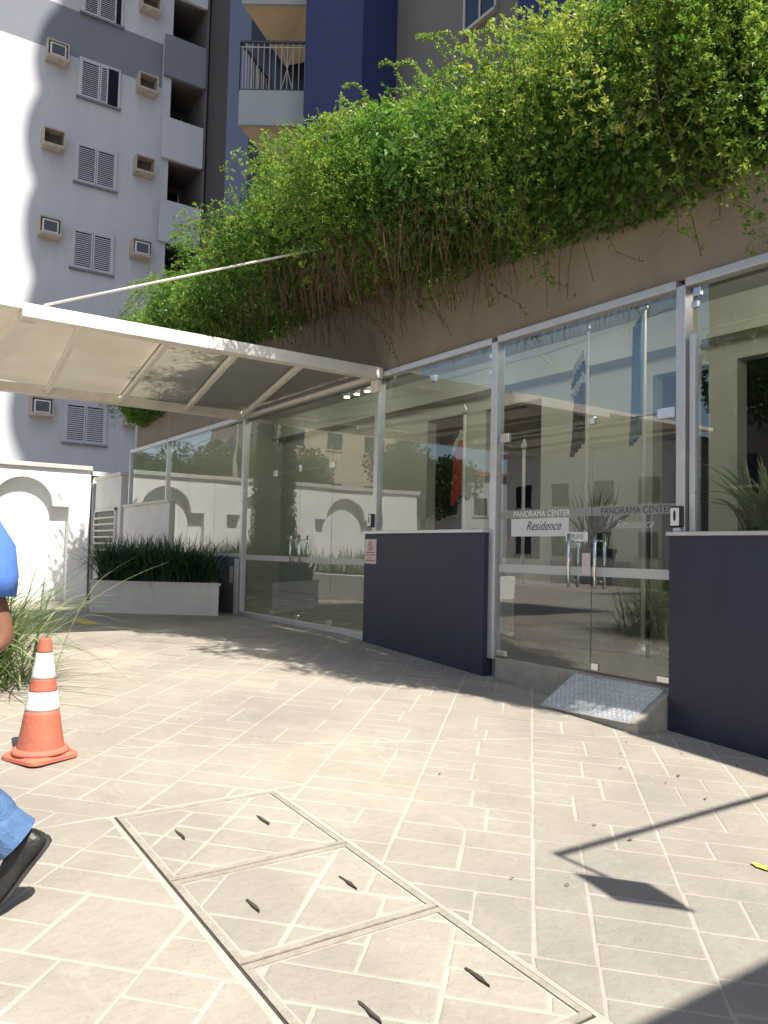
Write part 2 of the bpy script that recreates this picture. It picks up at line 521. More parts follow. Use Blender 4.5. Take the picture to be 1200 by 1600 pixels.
def leaf_quads(P, Dv, Nv, L, W, tint):
    """one folded rhombic leaf at each P, growing along Dv, normal about Nv"""
    Dv = Dv/np.linalg.norm(Dv, axis=1, keepdims=True)
    S = np.cross(Dv, Nv); S /= (np.linalg.norm(S, axis=1, keepdims=True)+1e-9)
    N2 = np.cross(S, Dv)
    L = L[:, None]; W = W[:, None]
    mid = P + Dv*L*0.45
    a = P; b = mid + S*W*0.5 + N2*W*0.18; c = P + Dv*L - N2*L*0.12; d = mid - S*W*0.5 + N2*W*0.18
    V = np.stack([a, b, c, d], 1).reshape(-1, 3)
    n = len(P)
    F = np.arange(n*4).reshape(n, 4)
    return V, F, np.repeat(tint, 4)

def noise1(x, seed, scale=1.0):
    r_ = np.random.default_rng(seed).random(512)
    x = np.asarray(x)*scale
    i = np.floor(x).astype(int); f = x-i; f = f*f*(3-2*f)
    return r_[i % 512]*(1-f) + r_[(i+1) % 512]*f

# ------------------------------------------------------------------ ground
gb = MB()
xs = [-60, -30, -10] + [i*0.5-4 for i in range(0, 26)] + [9.5, 11, 12.5, 14, 16, 18, 19.6, 30, 70, 160, 400]
xs = sorted(set(xs))
for i, x in enumerate(xs):
    gb.v += [(x, -200, ground_z(x)), (x, 0.0, ground_z(x)), (x, 7.0, ground_z(x)), (x, 300, ground_z(x))]
for i in range(len(xs)-1):
    for k in range(3):
        gb.f.append((i*4+k, (i+1)*4+k, (i+1)*4+k+1, i*4+k+1))
ground = gb.build('ground', 'grout')
tag(ground, 'pale stamped concrete forecourt sloping down towards the viewer', None, kind='structure')

S2 = math.sqrt(0.5)
def pq(p, q): return (S2*(p+q), S2*(q-p))            # p runs away to the right, q crosses it
def clip(poly, a, b, c):                              # keep a*x + b*y >= c
    out = []
    for i in range(len(poly)):
        P, Q = poly[i], poly[(i+1) % len(poly)]
        dp = a*P[0]+b*P[1]-c; dq = a*Q[0]+b*Q[1]-c
        if dp >= 0: out.append(P)
        if (dp >= 0) != (dq >= 0):
            t = dp/(dp-dq); out.append((P[0]+(Q[0]-P[0])*t, P[1]+(Q[1]-P[1])*t))
    return out
def area(poly): return 0.5*sum(poly[i][0]*poly[(i+1) % len(poly)][1]-poly[(i+1) % len(poly)][0]*poly[i][1] for i in range(len(poly)))
def inset(poly, d):
    n = len(poly); lines = []
    for i in range(n):
        P, Q = poly[i], poly[(i+1) % n]
        l = math.hypot(Q[0]-P[0], Q[1]-P[1]) or 1e-9
        a, b = -(Q[1]-P[1])/l, (Q[0]-P[0])/l
        lines.append((a, b, a*P[0]+b*P[1]+d))
    r_ = poly
    for a, b, c in lines:
        r_ = clip(r_, a, b, c)
        if len(r_) < 3: return []
    return r_
def cells(rnd, p0, p1, q_lines):
    """ashlar cells in strips between the long joints"""
    out = []
    for q0, q1 in zip(q_lines[:-1], q_lines[1:]):
        p = p0 + rnd.random()*0.3
        w = q1-q0
        while p < p1:
            k = rnd.random()
            if k < 0.12:
                h = rnd.choice([0.16, 0.19]); out.append((p, p+h, q0, q1))
            elif k < 0.58:
                h = rnd.choice([0.30, 0.35, 0.40]); s_ = w*rnd.choice([0.36, 0.5, 0.64]); hh = h*rnd.choice([0.42, 0.5, 0.58])
                if rnd.random() < 0.5:
                    out += [(p, p+h, q0, q0+s_), (p, p+hh, q0+s_, q1), (p+hh, p+h, q0+s_, q1)]
                else:
                    out += [(p, p+hh, q0, q0+s_), (p+hh, p+h, q0, q0+s_), (p, p+h, q0+s_, q1)]
            elif k < 0.8:
                h = rnd.choice([0.20, 0.25, 0.30]); s_ = w*rnd.choice([0.36, 0.5, 0.64])
                out += [(p, p+h, q0, q0+s_), (p, p+h, q0+s_, q1)]
            else:
                h = 0.48; s_ = w*rnd.choice([0.42, 0.55])
                out += [(p, p+h*0.35, q0, q1), (p+h*0.35, p+h, q0, q0+s_), (p+h*0.35, p+h*0.68, q0+s_, q1), (p+h*0.68, p+h, q0+s_, q1)]
            p += h
    return out
def stone_geo(poly, rise, jw, rnd, mb, zf=ground_z):
    o_ = inset(poly, jw)
    if len(o_) < 3 or abs(area(o_)) < 0.0008: return False
    i_ = inset(o_, 0.007)
    if len(i_) != len(o_): i_ = [(p[0]+(sum(q[0] for q in o_)/len(o_)-p[0])*.05, p[1]+(sum(q[1] for q in o_)/len(o_)-p[1])*.05) for p in o_]
    tx, ty = rnd.uniform(-.0025, .0025), rnd.uniform(-.0025, .0025)
    cx = sum(p[0] for p in o_)/len(o_); cy = sum(p[1] for p in o_)/len(o_)
    dz = rnd.uniform(-.0004, .0008)
    o_ = [(x+rnd.uniform(-.0035, .0035), y+rnd.uniform(-.0035, .0035)) for x, y in o_]
    i_ = [(x+rnd.uniform(-.004, .004), y+rnd.uniform(-.004, .004)) for x, y in i_]
    n = len(o_)
    vs_ = [(x, y, zf(x)-0.003) for x, y in o_] + [(x, y, zf(x)+rise*0.55+dz+(x-cx)*tx+(y-cy)*ty) for x, y in o_] + [(x, y, zf(x)+rise+dz+(x-cx)*tx+(y-cy)*ty) for x, y in i_]
    fs_ = [tuple(range(2*n, 3*n))]
    for k in range(n):
        j = (k+1) % n
        fs_ += [(k, j, n+j, n+k), (n+k, n+j, 2*n+j, 2*n+k)]
    mb.add(vs_, fs_)
    return True
rnd = random.Random(5)
ql = [2.996-0.6*6]
q_known = [2.996, 3.576, 4.19, 4.76, 5.40]
q_lines = [2.996-0.59*k for k in range(7, 0, -1)] + q_known + [5.40+0.6*k for k in range(1, 14)]
allc = cells(rnd, -4.4, 13.0, q_lines)
COV = (1.18, 3.72, 3.19, 4.03)
polys = []
for c in allc:
    poly = [pq(c[0], c[2]), pq(c[1], c[2]), pq(c[1], c[3]), pq(c[0], c[3])]
    if area(poly) < 0: poly = poly[::-1]
    poly = clip(poly, 0, 1, 0.03)
    if len(poly) >= 3: poly = clip(poly, 0, -1, -7.0)
    if len(poly) >= 3: poly = clip(poly, 1, 0, 0.2)
    if len(poly) >= 3: poly = clip(poly, -1, 0, -18.5)
    if len(poly) < 3: continue
    # split at the slanted construction joint that crosses the forecourt
    ja, jb = 3.55, -1.263                             # normal of the joint line through (3.58,.43)-(4.84,3.98)
    jc = ja*3.58 + jb*0.43
    for sgn in (1, -1):
        pp = clip(poly, sgn*ja, sgn*jb, sgn*jc)
        if len(pp) < 3: continue
        # cut the stones round the chamber covers
        xs_ = [p[0] for p in pp]; ys_ = [p[1] for p in pp]
        if max(xs_) > COV[0] and min(xs_) < COV[1] and max(ys_) > COV[2] and min(ys_) < COV[3]:
            rest = pp
            for a, b, c_ in ((-1, 0, -COV[0]), (1, 0, COV[1]), (0, -1, -COV[2]), (0, 1, COV[3])):
                outp = clip(rest, a, b, c_)
                if len(outp) >= 3: polys.append(outp)
                rest = clip(rest, -a, -b, -c_)
                if len(rest) < 3: break
        else:
            polys.append(pp)
def in_view(x, y):
    d = Vector((x, y, ground_z(x))) - Vector(EYE)
    w = d.dot(fw)
    if w < 0.3: return None
    X = 600+FPX*d.dot(r2)/w; Y = 800-FPX*d.dot(u2)/w
    return (X, Y, w)
scored = []
for pp in polys:
    cx = sum(p[0] for p in pp)/len(pp); cy = sum(p[1] for p in pp)/len(pp)
    v_ = in_view(cx, cy)
    ok = v_ and -60 < v_[0] < 1260 and v_[1] < 1680
    scored.append((-(abs(area(pp))/v_[2]**2) if ok else 1.0, pp))
scored.sort(key=lambda t: t[0])
field = MB(); nb = 0
for sc_, pp in scored:
    if nb < 300 and sc_ < 0:
        mb = MB()
        if stone_geo(pp, 0.0015, 0.0056 + rnd.random()*0.0035, rnd, mb):
            mb.build('paving_stone', 'stone', ground); nb += 1
    else:
        stone_geo(pp, 0.0015, 0.0062 + rnd.random()*0.0045, rnd, field)
tag(field.build('paving_stones', 'stone', ground), 'smaller far stones of the stamped paving', None, kind='stuff')

# chamber covers: three concrete slabs in a row, with a groove round each and two lifting slots
cx_edges = [3.70, 2.975, 2.335, 1.60]
cov_labels = ['far concrete chamber cover nearest the traffic cone, two lifting slots', 'middle concrete chamber cover between the other two covers', 'nearest concrete chamber cover cut off by the bottom edge']
slots = [[(3.37, 3.82), (3.36, 3.43)], [(2.66, 3.81), (2.65, 3.41)], [(1.94, 3.78), (1.92, 3.39)]]
for i in range(3):
    x1, x0 = cx_edges[i], cx_edges[i+1]
    y0, y1 = 3.21, 4.01
    t = thing('chamber_cover', ((x0+x1)/2, (y0+y1)/2, ground_z((x0+x1)/2)), cov_labels[i], 'cover', 'concrete covers set in the paving')
    fr = MB()
    def sl(mb, xa, xb, ya, yb, h0, h1):
        mb.add([(xa,ya,ground_z(xa)+h0),(xb,ya,ground_z(xb)+h0),(xb,yb,ground_z(xb)+h0),(xa,yb,ground_z(xa)+h0),(xa,ya,ground_z(xa)+h1),(xb,ya,ground_z(xb)+h1),(xb,yb,ground_z(xb)+h1),(xa,yb,ground_z(xa)+h1)],
               [(3,2,1,0),(4,5,6,7),(0,1,5,4),(1,2,6,5),(2,3,7,6),(3,0,4,7)])
    g_ = MB(); sl(g_, x0-0.003, x1+0.003, y0-0.003, y1+0.003, -0.01, 0.0008); g_.build('groove', 'frame_groove', t)
    sl(fr, x0+.006, x0+.032, y0+.006, y1-.006, -.002, .006); sl(fr, x1-.032, x1-.006, y0+.006, y1-.006, -.002, .006)
    sl(fr, x0+.033, x1-.033, y0+.006, y0+.032, -.002, .006); sl(fr, x0+.033, x1-.033, y1-.032, y1-.006, -.002, .006)
    fr.build('rim', 'cover', t)
    slab = MB(); sl(slab, x0+.034, x1-.034, y0+.034, y1-.034, -.002, .0022); slab_o = slab.build('slab', 'grout', t)
    rr = random.Random(20+i)
    for c in cells(rr, -4, 4, [3.3+0.55*k for k in range(-1, 6)]):
        poly = [pq(c[0], c[2]), pq(c[1], c[2]), pq(c[1], c[3]), pq(c[0], c[3])]
        if area(poly) < 0: poly = poly[::-1]
        for a, b, c_ in ((1, 0, x0+.036), (-1, 0, -x1+.036), (0, 1, y0+.036), (0, -1, -y1+.036)):
            poly = clip(poly, a, b, c_)
            if len(poly) < 3: break
        if len(poly) >= 3:
            mb = MB()
            if stone_geo(poly, 0.0038, 0.0055+rr.random()*.003, rr, mb): mb.build('paving_stone', 'stone', t)
    for sx, sy in slots[i]:
        z = ground_z(sx)
        hm = MB()
        pts = [(sx+math.cos(a)*0.060+rr.uniform(-.008, .008), sy+math.sin(a)*0.007+rr.uniform(-.003, .003)) for a in [k*2*math.pi/10 for k in range(10)]]
        hm.prism(pts, z-0.004, z+0.0105)
        hm.build('lifting_slot', 'frame_groove', t)
# yellow paint on the paving
for name_, cx_, cy_, rx_, ry_, lb in (('painted_mark', 10.75, 2.42, 0.55, 0.12, 'worn yellow paint patch beside the planter'), ('painted_mark', 1.93, 1.75, 0.05, 0.025, 'small yellow paint spot at the right edge')):
    mb = MB(); pts = []
    for k in range(14):
        a = 2*math.pi*k/14; rr_ = 1+rnd.uniform(-.25, .25)
        pts.append((cx_+rx_*math.cos(a)*rr_, cy_+ry_*math.sin(a)*rr_))
    mb.add([(x, y, ground_z(x)+0.0098) for x, y in pts], [tuple(range(14))])
    tag(mb.build(name_, 'yellow'), lb, 'marking')

# ------------------------------------------------------------------ entrance building (glazed ground floor)
GT = 2.975     # top of glazing
ent = thing('entrance_building', (7, 0, 0), 'beige entrance hall with tall glass front and navy lower walls', 'building')
w = MB()
w.box(-3.0, 16.42, -0.30, 0.0, GT+0.055, 4.25)
w.build('upper_wall', 'beige', ent)
MB().bbox(-3.0, 16.42, -0.9, 0.012, 4.254, 4.40, 0.005).build('planter_ledge', 'beige', ent)
MB().bbox(-3.0, 0.42, 0.013, 0.15, 4.256, 4.40, 0.005).build('shade_overhang', 'beige', ent)  # out-of-view overhang added to widen the shade strip on the ground
MB().box(-3.0, 16.42, -0.9, -0.78, 4.404, 5.3).build('planter_back', 'beige', ent)
# lobby
MB().box(-3, 17.0, -6.0, -0.02, -0.5, 0.0).build('lobby_floor', 'lobby_floor', ent)
MB().box(-3, 17.0, -6.0, -0.31, 4.0, 4.2).build('lobby_ceiling', 'lobby_wall', ent)
MB().box(-3.0, -2.88, -5.69, -0.31, 0.002, 3.99).build('lobby_end_wall', 'lobby_wall', ent)
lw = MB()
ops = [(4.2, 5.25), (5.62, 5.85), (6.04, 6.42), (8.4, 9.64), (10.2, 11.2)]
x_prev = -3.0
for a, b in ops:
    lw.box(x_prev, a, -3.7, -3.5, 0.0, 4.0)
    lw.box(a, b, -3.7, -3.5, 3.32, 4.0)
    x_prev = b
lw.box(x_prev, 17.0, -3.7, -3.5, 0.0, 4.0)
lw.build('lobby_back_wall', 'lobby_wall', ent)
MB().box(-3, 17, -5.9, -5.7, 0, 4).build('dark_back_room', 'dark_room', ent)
MB().box(-3, 16.9, -3.49, -3.2, 3.55, 3.995).build('lobby_beam', 'lobby_wall', ent)
MB().box(16.85, 17.0, -5.69, -0.03, 0.002, 4.0).build('lobby_end_wall', 'lobby_wall', ent)
MB().box(7.0, 11.4, -3.45, -2.6, 0.002, 0.9).build('raised_landing', 'lobby_wall', ent)
st = MB()
for k in range(5):
    st.box(5.4+0.32*k, 7.0 if k < 5 else 7, -3.4, -2.2, 0.002+0.18*k*0, 0.18*(k+1)) if False else st.box(5.4+0.32*k, 5.4+0.32*(k+1)-0.002, -3.4, -2.25, 0.002, 0.18*(k+1))
st.build('stair', 'lobby_floor', ent)
# frames
post_x = [(17.06, 0.05, 0.87, GT), (14.71, 0.05, 0.87, GT), (11.23, 0.07, -0.05, GT), (7.56, 0.075, 1.18, GT), (5.56, 0.085, -0.02, GT), (3.535, 0.075, 1.14, GT)]
for x, wd, z0, z1 in post_x:
    MB().bbox(x-wd/2, x+wd/2, -0.055, 0.045, z0, z1, 0.003).build('post', 'alu', ent)
MB().bbox(3.425, 3.47, -0.05, 0.03, 1.14, 2.60, 0.003).build('post', 'alu', ent)
for a, b in ((14.735, 17.035), (11.265, 14.685), (7.60, 11.195), (5.60, 7.52), (3.575, 5.52), (-2.9, 3.495)):
    MB().bbox(a, b, -0.05, 0.05, GT-0.015, GT+0.05, 0.004).build('head_rail', 'alu', ent)
for a, b, z in ((14.735, 17.035, 0.87), (11.265, 14.685, 0.87)):
    MB().bbox(a, b, -0.05, 0.05, z-0.05, z, 0.004).build('sill_rail', 'alu', ent)
MB().bbox(5.605, 7.69, -0.04, 0.125, 1.155, 1.19, 0.004).build('sill_rail', 'alu', ent)
MB().bbox(-2.9, 3.60, -0.04, 0.125, 1.115, 1.145, 0.004).build('sill_rail', 'alu', ent)
# low walls under the glass
def lowwall(x0, x1, y1, ztop, name, m_, lab=None):
    mb = MB(); n = 12; prof = []
    for k in range(n+1):
        x = x0+(x1-x0)*k/n; prof.append((x, ground_z(x)-0.1))
    vs_ = [(x, y1, z) for x, z in prof] + [(x, y1, ztop) for x, z in prof] + [(x, -0.1, z) for x, z in prof] + [(x, -0.1, ztop) for x, z in prof]
    N = n+1; fs_ = []
    for k in range(n):
        fs_ += [(k+1, k, N+k, N+k+1), (2*N+k, 2*N+k+1, 3*N+k+1, 3*N+k), (N+k+1, N+k, 3*N+k, 3*N+k+1)]
    fs_ += [(0, 2*N, 3*N, N), (n, N+n, 3*N+n, 2*N+n)]
    mb.add(vs_, fs_)
    return fix_normals(mb.build(name, m_, ent, label=lab))
lowwall(5.60, 7.66, 0.10, 1.153, 'low_wall', 'navy', 'navy wall between the two glass doors')
lowwall(-2.9, 3.585, 0.10, 1.113, 'low_wall', 'navy', 'navy wall to the right of the ramp')
lowwall(11.27, 14.4, 0.03, 0.818, 'low_wall', 'plinth', 'grey wall behind the planter')
MB().box(14.42, 17.3, -0.1, 0.06, -0.4, 1.80).build('low_wall', 'planter', ent, label='white low wall behind the planter grasses')
MB().bbox(14.40, 17.32, -0.1, 0.10, 1.803, 1.85, 0.006).build('coping', 'planter', ent)
MB().bbox(11.27, 11.42, 0.031, 0.05, -0.06, 0.80, 0.004).build('pilaster', 'planter', ent)
MB().box(11.0, 11.03, -0.02, -0.01, 0, .01).build('threshold_strip', 'alu', ent)
MB().bbox(7.66, 11.19, -0.06, 0.06, -0.11, 0.006, 0.004).build('door_sill', 'alu', ent)
MB().bbox(3.60, 5.51, -0.30, 0.03, -0.40, -0.004, 0.006).build('door_sill', 'concrete', ent)

# glass panes
def pane(x0, x1, z0, z1, parent=ent, y=0.0, name='glass_pane'):
    return MB().box(x0, x1, y-0.004, y+0.004, z0, z1).build(name, 'glass', parent)
g = 0.004
for a, b in ((14.74, 17.03), (13.60+g, 14.68), (12.39+g, 13.60-g), (11.27, 12.39-g)):
    pane(a, b, 0.875, GT-0.02)
# door bay beside the canopy
pane(10.19+g, 11.19, 0.02, GT-0.02); pane(7.60, 8.58-g, 0.02, GT-0.02); pane(8.58+g, 10.19-g, 2.045, GT-0.02)
# strip of the bay above the navy wall
pane(6.55+g, 7.52, 1.195, GT-0.02); pane(5.605, 6.55-g, 1.195, 2.585); pane(5.605, 6.55-g, 2.595, GT-0.02)
pane(3.58, 5.515, 2.055, GT-0.02)
pane(-2.85, 3.42, 1.15, 2.61); pane(-2.85, 3.42, 2.62, GT-0.02)
def leaf(x0, x1, z0, z1, handle_x, hz0, hz1, lab, txt=None):
    d = MB().box(x0, x1, -0.004, 0.004, z0, z1).build('door_leaf', 'glass', ent, label=lab)
    MB().box(x0, x1, 0.0045, 0.0065, 0.79, 0.865).build('frosted_band', 'film', d)
    if txt:
        MB().box(x0, x1, 0.0045, 0.0065, 1.285, 1.36).build('lettering_band', 'film2', d)
    for yy in (0.06, -0.06):
        h = MB(); h.tube([(handle_x, yy, hz0), (handle_x, yy, hz1)], 0.014, 10)
        for hz in (hz0+0.06, hz1-0.06):
            h.tube([(handle_x, yy, hz), (handle_x, yy*0.1, hz)], 0.008, 8)
        h.build('handle', 'chrome', d, smooth=True)
    return d
dl = leaf(9.435, 10.185, 0.02, 2.035, 9.56, 0.74, 1.15, 'left leaf of the glass door under the canopy')
dr = leaf(8.585, 9.427, 0.02, 2.035, 9.30, 0.74, 1.15, 'right leaf of the glass door under the canopy')
MB().box(7.62, 8.57, 0.0045, 0.0065, 0.79, 0.865).build('frosted_band', 'film', ent)
MB().box(10.2, 11.18, 0.0045, 0.0065, 0.79, 0.865).build('frosted_band', 'film', ent)
d2 = leaf(4.395, 5.50, 0.02, 2.045, 4.59, 0.69, 1.14, 'left leaf of the lettered glass door by the ramp', True)
d3 = leaf(3.60, 4.387, 0.02, 2.045, 4.31, 0.69, 1.14, 'right leaf of the lettered glass door by the ramp', True)
MB().box(4.64, 5.34, 0.0045, 0.0060, 1.12, 1.28).build('poster', 'poster', d2)
text_part('PANORAMA CENTER', 0.075, (5.31, 0.0078, 1.297), 'white_ink', d2, width=0.68)
text_part('Residence', 0.115, (5.15, 0.0078, 1.175), 'ink', d2, shear=0.45, width=0.42)
MB().box(4.43, 4.67, 0.0070, 0.0085, 1.075, 1.155).build('push_sticker', 'white_plastic', d2)
text_part('PUXE', 0.055, (4.61, 0.0092, 1.098), 'ink', d2, width=0.13)
text_part('PANORAMA CENTER', 0.075, (4.30, 0.0078, 1.297), 'ink', d3, width=0.67)
text_part('Residence', 0.10, (4.15, 0.0078, 1.18), 'film', d3, shear=0.45, width=0.36)
MB().box(4.40, 4.49, 0.0070, 0.0085, 0.80, 0.98).build('notice', 'pinkish', d2)
# patch fittings and hinges
for x, z, wx, hz in ((10.185, 2.04, .10, .09), (9.43, 2.06, .05, .10), (8.585, 2.04, .12, .08), (10.19, 0.05, .12, .05), (9.43, 0.05, .06, .06), (8.58, 0.05, .14, .06),
                     (5.44, 2.045, .12, .085), (4.39, 2.075, .045, .06), (3.68, 2.045, .16, .085), (4.345, 0.06, .07, .06), (3.68, 0.05, .14, .05), (5.44, 0.04, .13, .05),
                     (6.55, 2.80, .085, .075), (5.63, 2.86, .07, .05), (5.63, 2.70, .07, .05), (3.42, 2.91, .06, .06), (3.44, 2.82, .05, .05)):
    MB().bbox(x-wx/2, x+wx/2, -0.018, 0.018, z-hz/2, z+hz/2, 0.004).build('patch_fitting', 'chrome', ent)
# small plate beside the far door
MB().bbox(11.50, 11.62, 0.031, 0.038, 0.42, 0.68, 0.002).build('notice', 'pinkish', ent)

# entry ramp of checker plate
rp_ = thing('entry_ramp', (4.05, 0.2, -0.28), 'short checker-plate metal ramp on concrete at the lettered glass door', 'ramp')
base = MB()
xa, xb = 3.60, 4.50
def rz(y): return -0.015 - 0.20*(y-0.032)/0.40
base.add([(xa, .032, ground_z(xa)-.05), (xb, .032, ground_z(xb)-.05), (xb, .43, ground_z(xb)-.05), (xa, .43, ground_z(xa)-.05),
          (xa, .032, rz(.032)-.006), (xb, .032, rz(.032)-.006), (xb, .43, min(rz(.43), ground_z(xb)+.012)-.006), (xa, .43, rz(.43)-.006)],
         [(3,2,1,0),(4,5,6,7),(0,1,5,4),(1,2,6,5),(2,3,7,6),(3,0,4,7)])
base.build('concrete_base', 'concrete', rp_)
def pz(x, y):
    zf = rz(.43) if x <= xa else rz(.43) + (min(rz(.43), ground_z(xb)+.012)-rz(.43))*(x-xa)/(xb-xa)
    return rz(.032) + (zf-rz(.032))*(y-.032)/.398
pl = MB()
x0, x1 = 3.66, 4.53
N_ = 6
NX, NY = 12, 6
for layer, dz_ in ((0, .002), (1, -.004)):
    for i in range(NX+1):
        for j in range(NY+1):
            x = x0+(x1-x0)*i/NX; y = .034+.411*j/NY
            pl.v.append((x, y, pz(x, y)+dz_))
def pid(l, i, j): return l*(NX+1)*(NY+1)+i*(NY+1)+j
for i in range(NX):
    for j in range(NY):
        pl.f += [(pid(0,i,j), pid(0,i+1,j), pid(0,i+1,j+1), pid(0,i,j+1)), (pid(1,i,j), pid(1,i,j+1), pid(1,i+1,j+1), pid(1,i+1,j))]
for i in range(NX):
    pl.f += [(pid(0,i,0), pid(1,i,0), pid(1,i+1,0), pid(0,i+1,0)), (pid(0,i,NY), pid(0,i+1,NY), pid(1,i+1,NY), pid(1,i,NY))]
for j in range(NY):
    pl.f += [(pid(0,0,j), pid(0,0,j+1), pid(1,0,j+1), pid(1,0,j)), (pid(0,NX,j), pid(1,NX,j), pid(1,NX,j+1), pid(0,NX,j+1))]
pl_o = fix_normals(pl.build('checker_plate', 'checker', rp_))
lug = MB()
k = 0
yy = .05
while yy < .435:
    xx = x0+.025+(0.0225 if k % 2 else 0)
    while xx < x1-.02:
        a = 0.75 if (k % 2) else -0.75
        c, s_ = math.cos(a)*.021, math.sin(a)*.021
        c2_, s2_ = -math.sin(a)*.008, math.cos(a)*.008
        z = pz(xx, yy)+.002
        q = [(xx-c, yy-s_), (xx+c2_, yy+s2_), (xx+c, yy+s_), (xx-c2_, yy-s2_)]
        lug.add([(px_, py_, pz(px_, py_)+.0019) for px_, py_ in q] + [(xx, yy, z+.006)], [(1, 0, 4), (2, 1, 4), (3, 2, 4), (0, 3, 4)])
        xx += 0.045
    yy += 0.026; k += 1
lo = fix_normals(lug.build('raised_lugs', 'lug', rp_))
tag(lo, 'raised lozenge pattern of the checker plate', None, kind='stuff')

# wall sign and access readers
sg = thing('wall_sign', (7.53, 0.10, 0.95), 'small faded no-parking sign on the navy wall corner', 'sign')
MB().bbox(7.41, 7.645, 0.101, 0.108, 0.815, 1.095, 0.002).build('plate', 'pinkish', sg)
rg = MB()
ring_o, ring_i = 0.052, 0.042
for k in range(28):
    a, b = 2*math.pi*k/28, 2*math.pi*(k+1)/28
    rg.add([(7.527+ring_o*math.cos(a), .1090, 1.015+ring_o*math.sin(a)), (7.527+ring_o*math.cos(b), .1090, 1.015+ring_o*math.sin(b)), (7.527+ring_i*math.cos(b), .1090, 1.015+ring_i*math.sin(b)), (7.527+ring_i*math.cos(a), .1090, 1.015+ring_i*math.sin(a))], [(0, 1, 2, 3)])
rg.beam((7.527+.033, .1092, 1.015+.033), (7.527-.033, .1092, 1.015-.033), .0004, .009, (0, 1, 0))
rg.build('prohibition_ring', 'red_ink', sg)
text_part('E', 0.075, (7.547, 0.1096, 0.989), 'ink', sg, 'lettering')
for k, (zz, ww) in enumerate(((0.945, .17), (0.915, .19), (0.885, .05), (0.855, .19))):
    MB().box(7.527-ww/2, 7.527+ww/2, 0.1082, 0.1092, zz-.006, zz+.004).build('printed_line', 'red_ink', sg)
def reader(x, y, z, w_, h_, lab):
    t = thing('access_reader', (x, y, z-h_/2), lab, 'intercom', 'access readers on the door posts')
    MB().bbox(x-w_/2, x+w_/2, y, y+0.035, z-h_/2, z+h_/2, 0.01).build('housing', 'black', t)
    f_ = MB().bbox(x-w_*.34+.006, x+w_*.34+.006, y+0.0352, y+0.041, z-h_*.42, z+h_*.42, 0.006).build('face_plate', 'white_plastic', t)
    mb = MB()
    mb.add([(x+.006+w_*.11*math.cos(a), y+.0418, z+h_*.05+h_*.27*math.sin(a)) for a in [2*math.pi*k/16 for k in range(16)]], [tuple(range(16))])
    mb.build('sensor', 'black', f_)
reader(7.60, 0.046, 1.31, 0.10, 0.155, 'black and white access reader on the post beside the canopy door')
reader(3.545, 0.046, 1.255, 0.105, 0.155, 'black and white access reader on the post above the ramp')
MB_x = MB().bbox(3.515, 3.575, 0.05, 0.075, 1.147, 1.173, 0.003)
MB_x.build('cable_box', 'white_plastic', ent)

# ------------------------------------------------------------------ canopy over the far door
cn = thing('entrance_canopy', (9.3, 0.1, 2.95), 'white steel canopy with translucent beige roof sheets over the far door', 'canopy')
CZ = 2.95
YE = 6.4
MB().bbox(7.43, 7.57, 0.052, 3.88, CZ-0.01, CZ+0.115, 0.005).build('edge_beam', 'white_metal', cn)
MB().bbox(7.43, 7.57, 3.883, YE, CZ+0.055, CZ+0.115, 0.005).build('edge_beam', 'white_metal', cn)
MB().bbox(11.12, 11.26, 0.052, YE, CZ-0.02, CZ+0.10, 0.005).build('edge_beam', 'white_metal', cn)
MB().bbox(7.575, 11.115, 0.05, 0.052+.05, CZ+0.00, CZ+0.05, 0.003).build('wall_beam', 'white_metal', cn)
ribs = [((7.58, 1.03), (11.11, 0.14)), ((7.58, 1.80), (11.11, 1.02)), ((7.58, 2.52), (11.11, 1.97)), ((7.58, 3.35), (11.11, 2.93)), ((7.58, 4.75), (11.11, 4.6)), ((7.58, 5.6), (11.11, 5.5))]
for a, b in ribs:
    MB().beam((a[0], a[1], CZ+0.03), (b[0], b[1], CZ+0.02), 0.05, 0.06).build('rib', 'white_metal', cn)
MB().beam((7.575, 3.82, CZ+0.04), (11.115, 3.80, CZ+0.03), 0.15, 0.14).build('rib', 'white_metal', cn)
edges = [((7.50, 0.06), (11.2, 0.06))] + ribs[:4] + [((7.575, 3.82), (11.115, 3.80))] + ribs[4:] + [((7.5, YE), (11.2, YE))]
for (a0, b0), (a1, b1) in zip(edges[:-1], edges[1:]):
    mb = MB()
    p = [(7.575, a0[1]+.008), (11.115, b0[1]+.008), (11.115, b1[1]-.008), (7.575, a1[1]-.008)]
    mb.prism(p, CZ+0.108, CZ+0.113)
    mb.build('roof_sheet', 'panel', cn)
tr_ = MB(); tr_.tube([(7.47, 3.70, CZ+0.13), (7.22, 0.85, 4.24), (7.25, 0.02, 4.55)], 0.012, 8)
tr_.build('tie_rod', 'white_metal', cn, smooth=True)
MB().bbox(7.46, 7.60, 0.050, 0.11, CZ-0.16, CZ-0.022, 0.004).build('bracket', 'white_metal', cn)

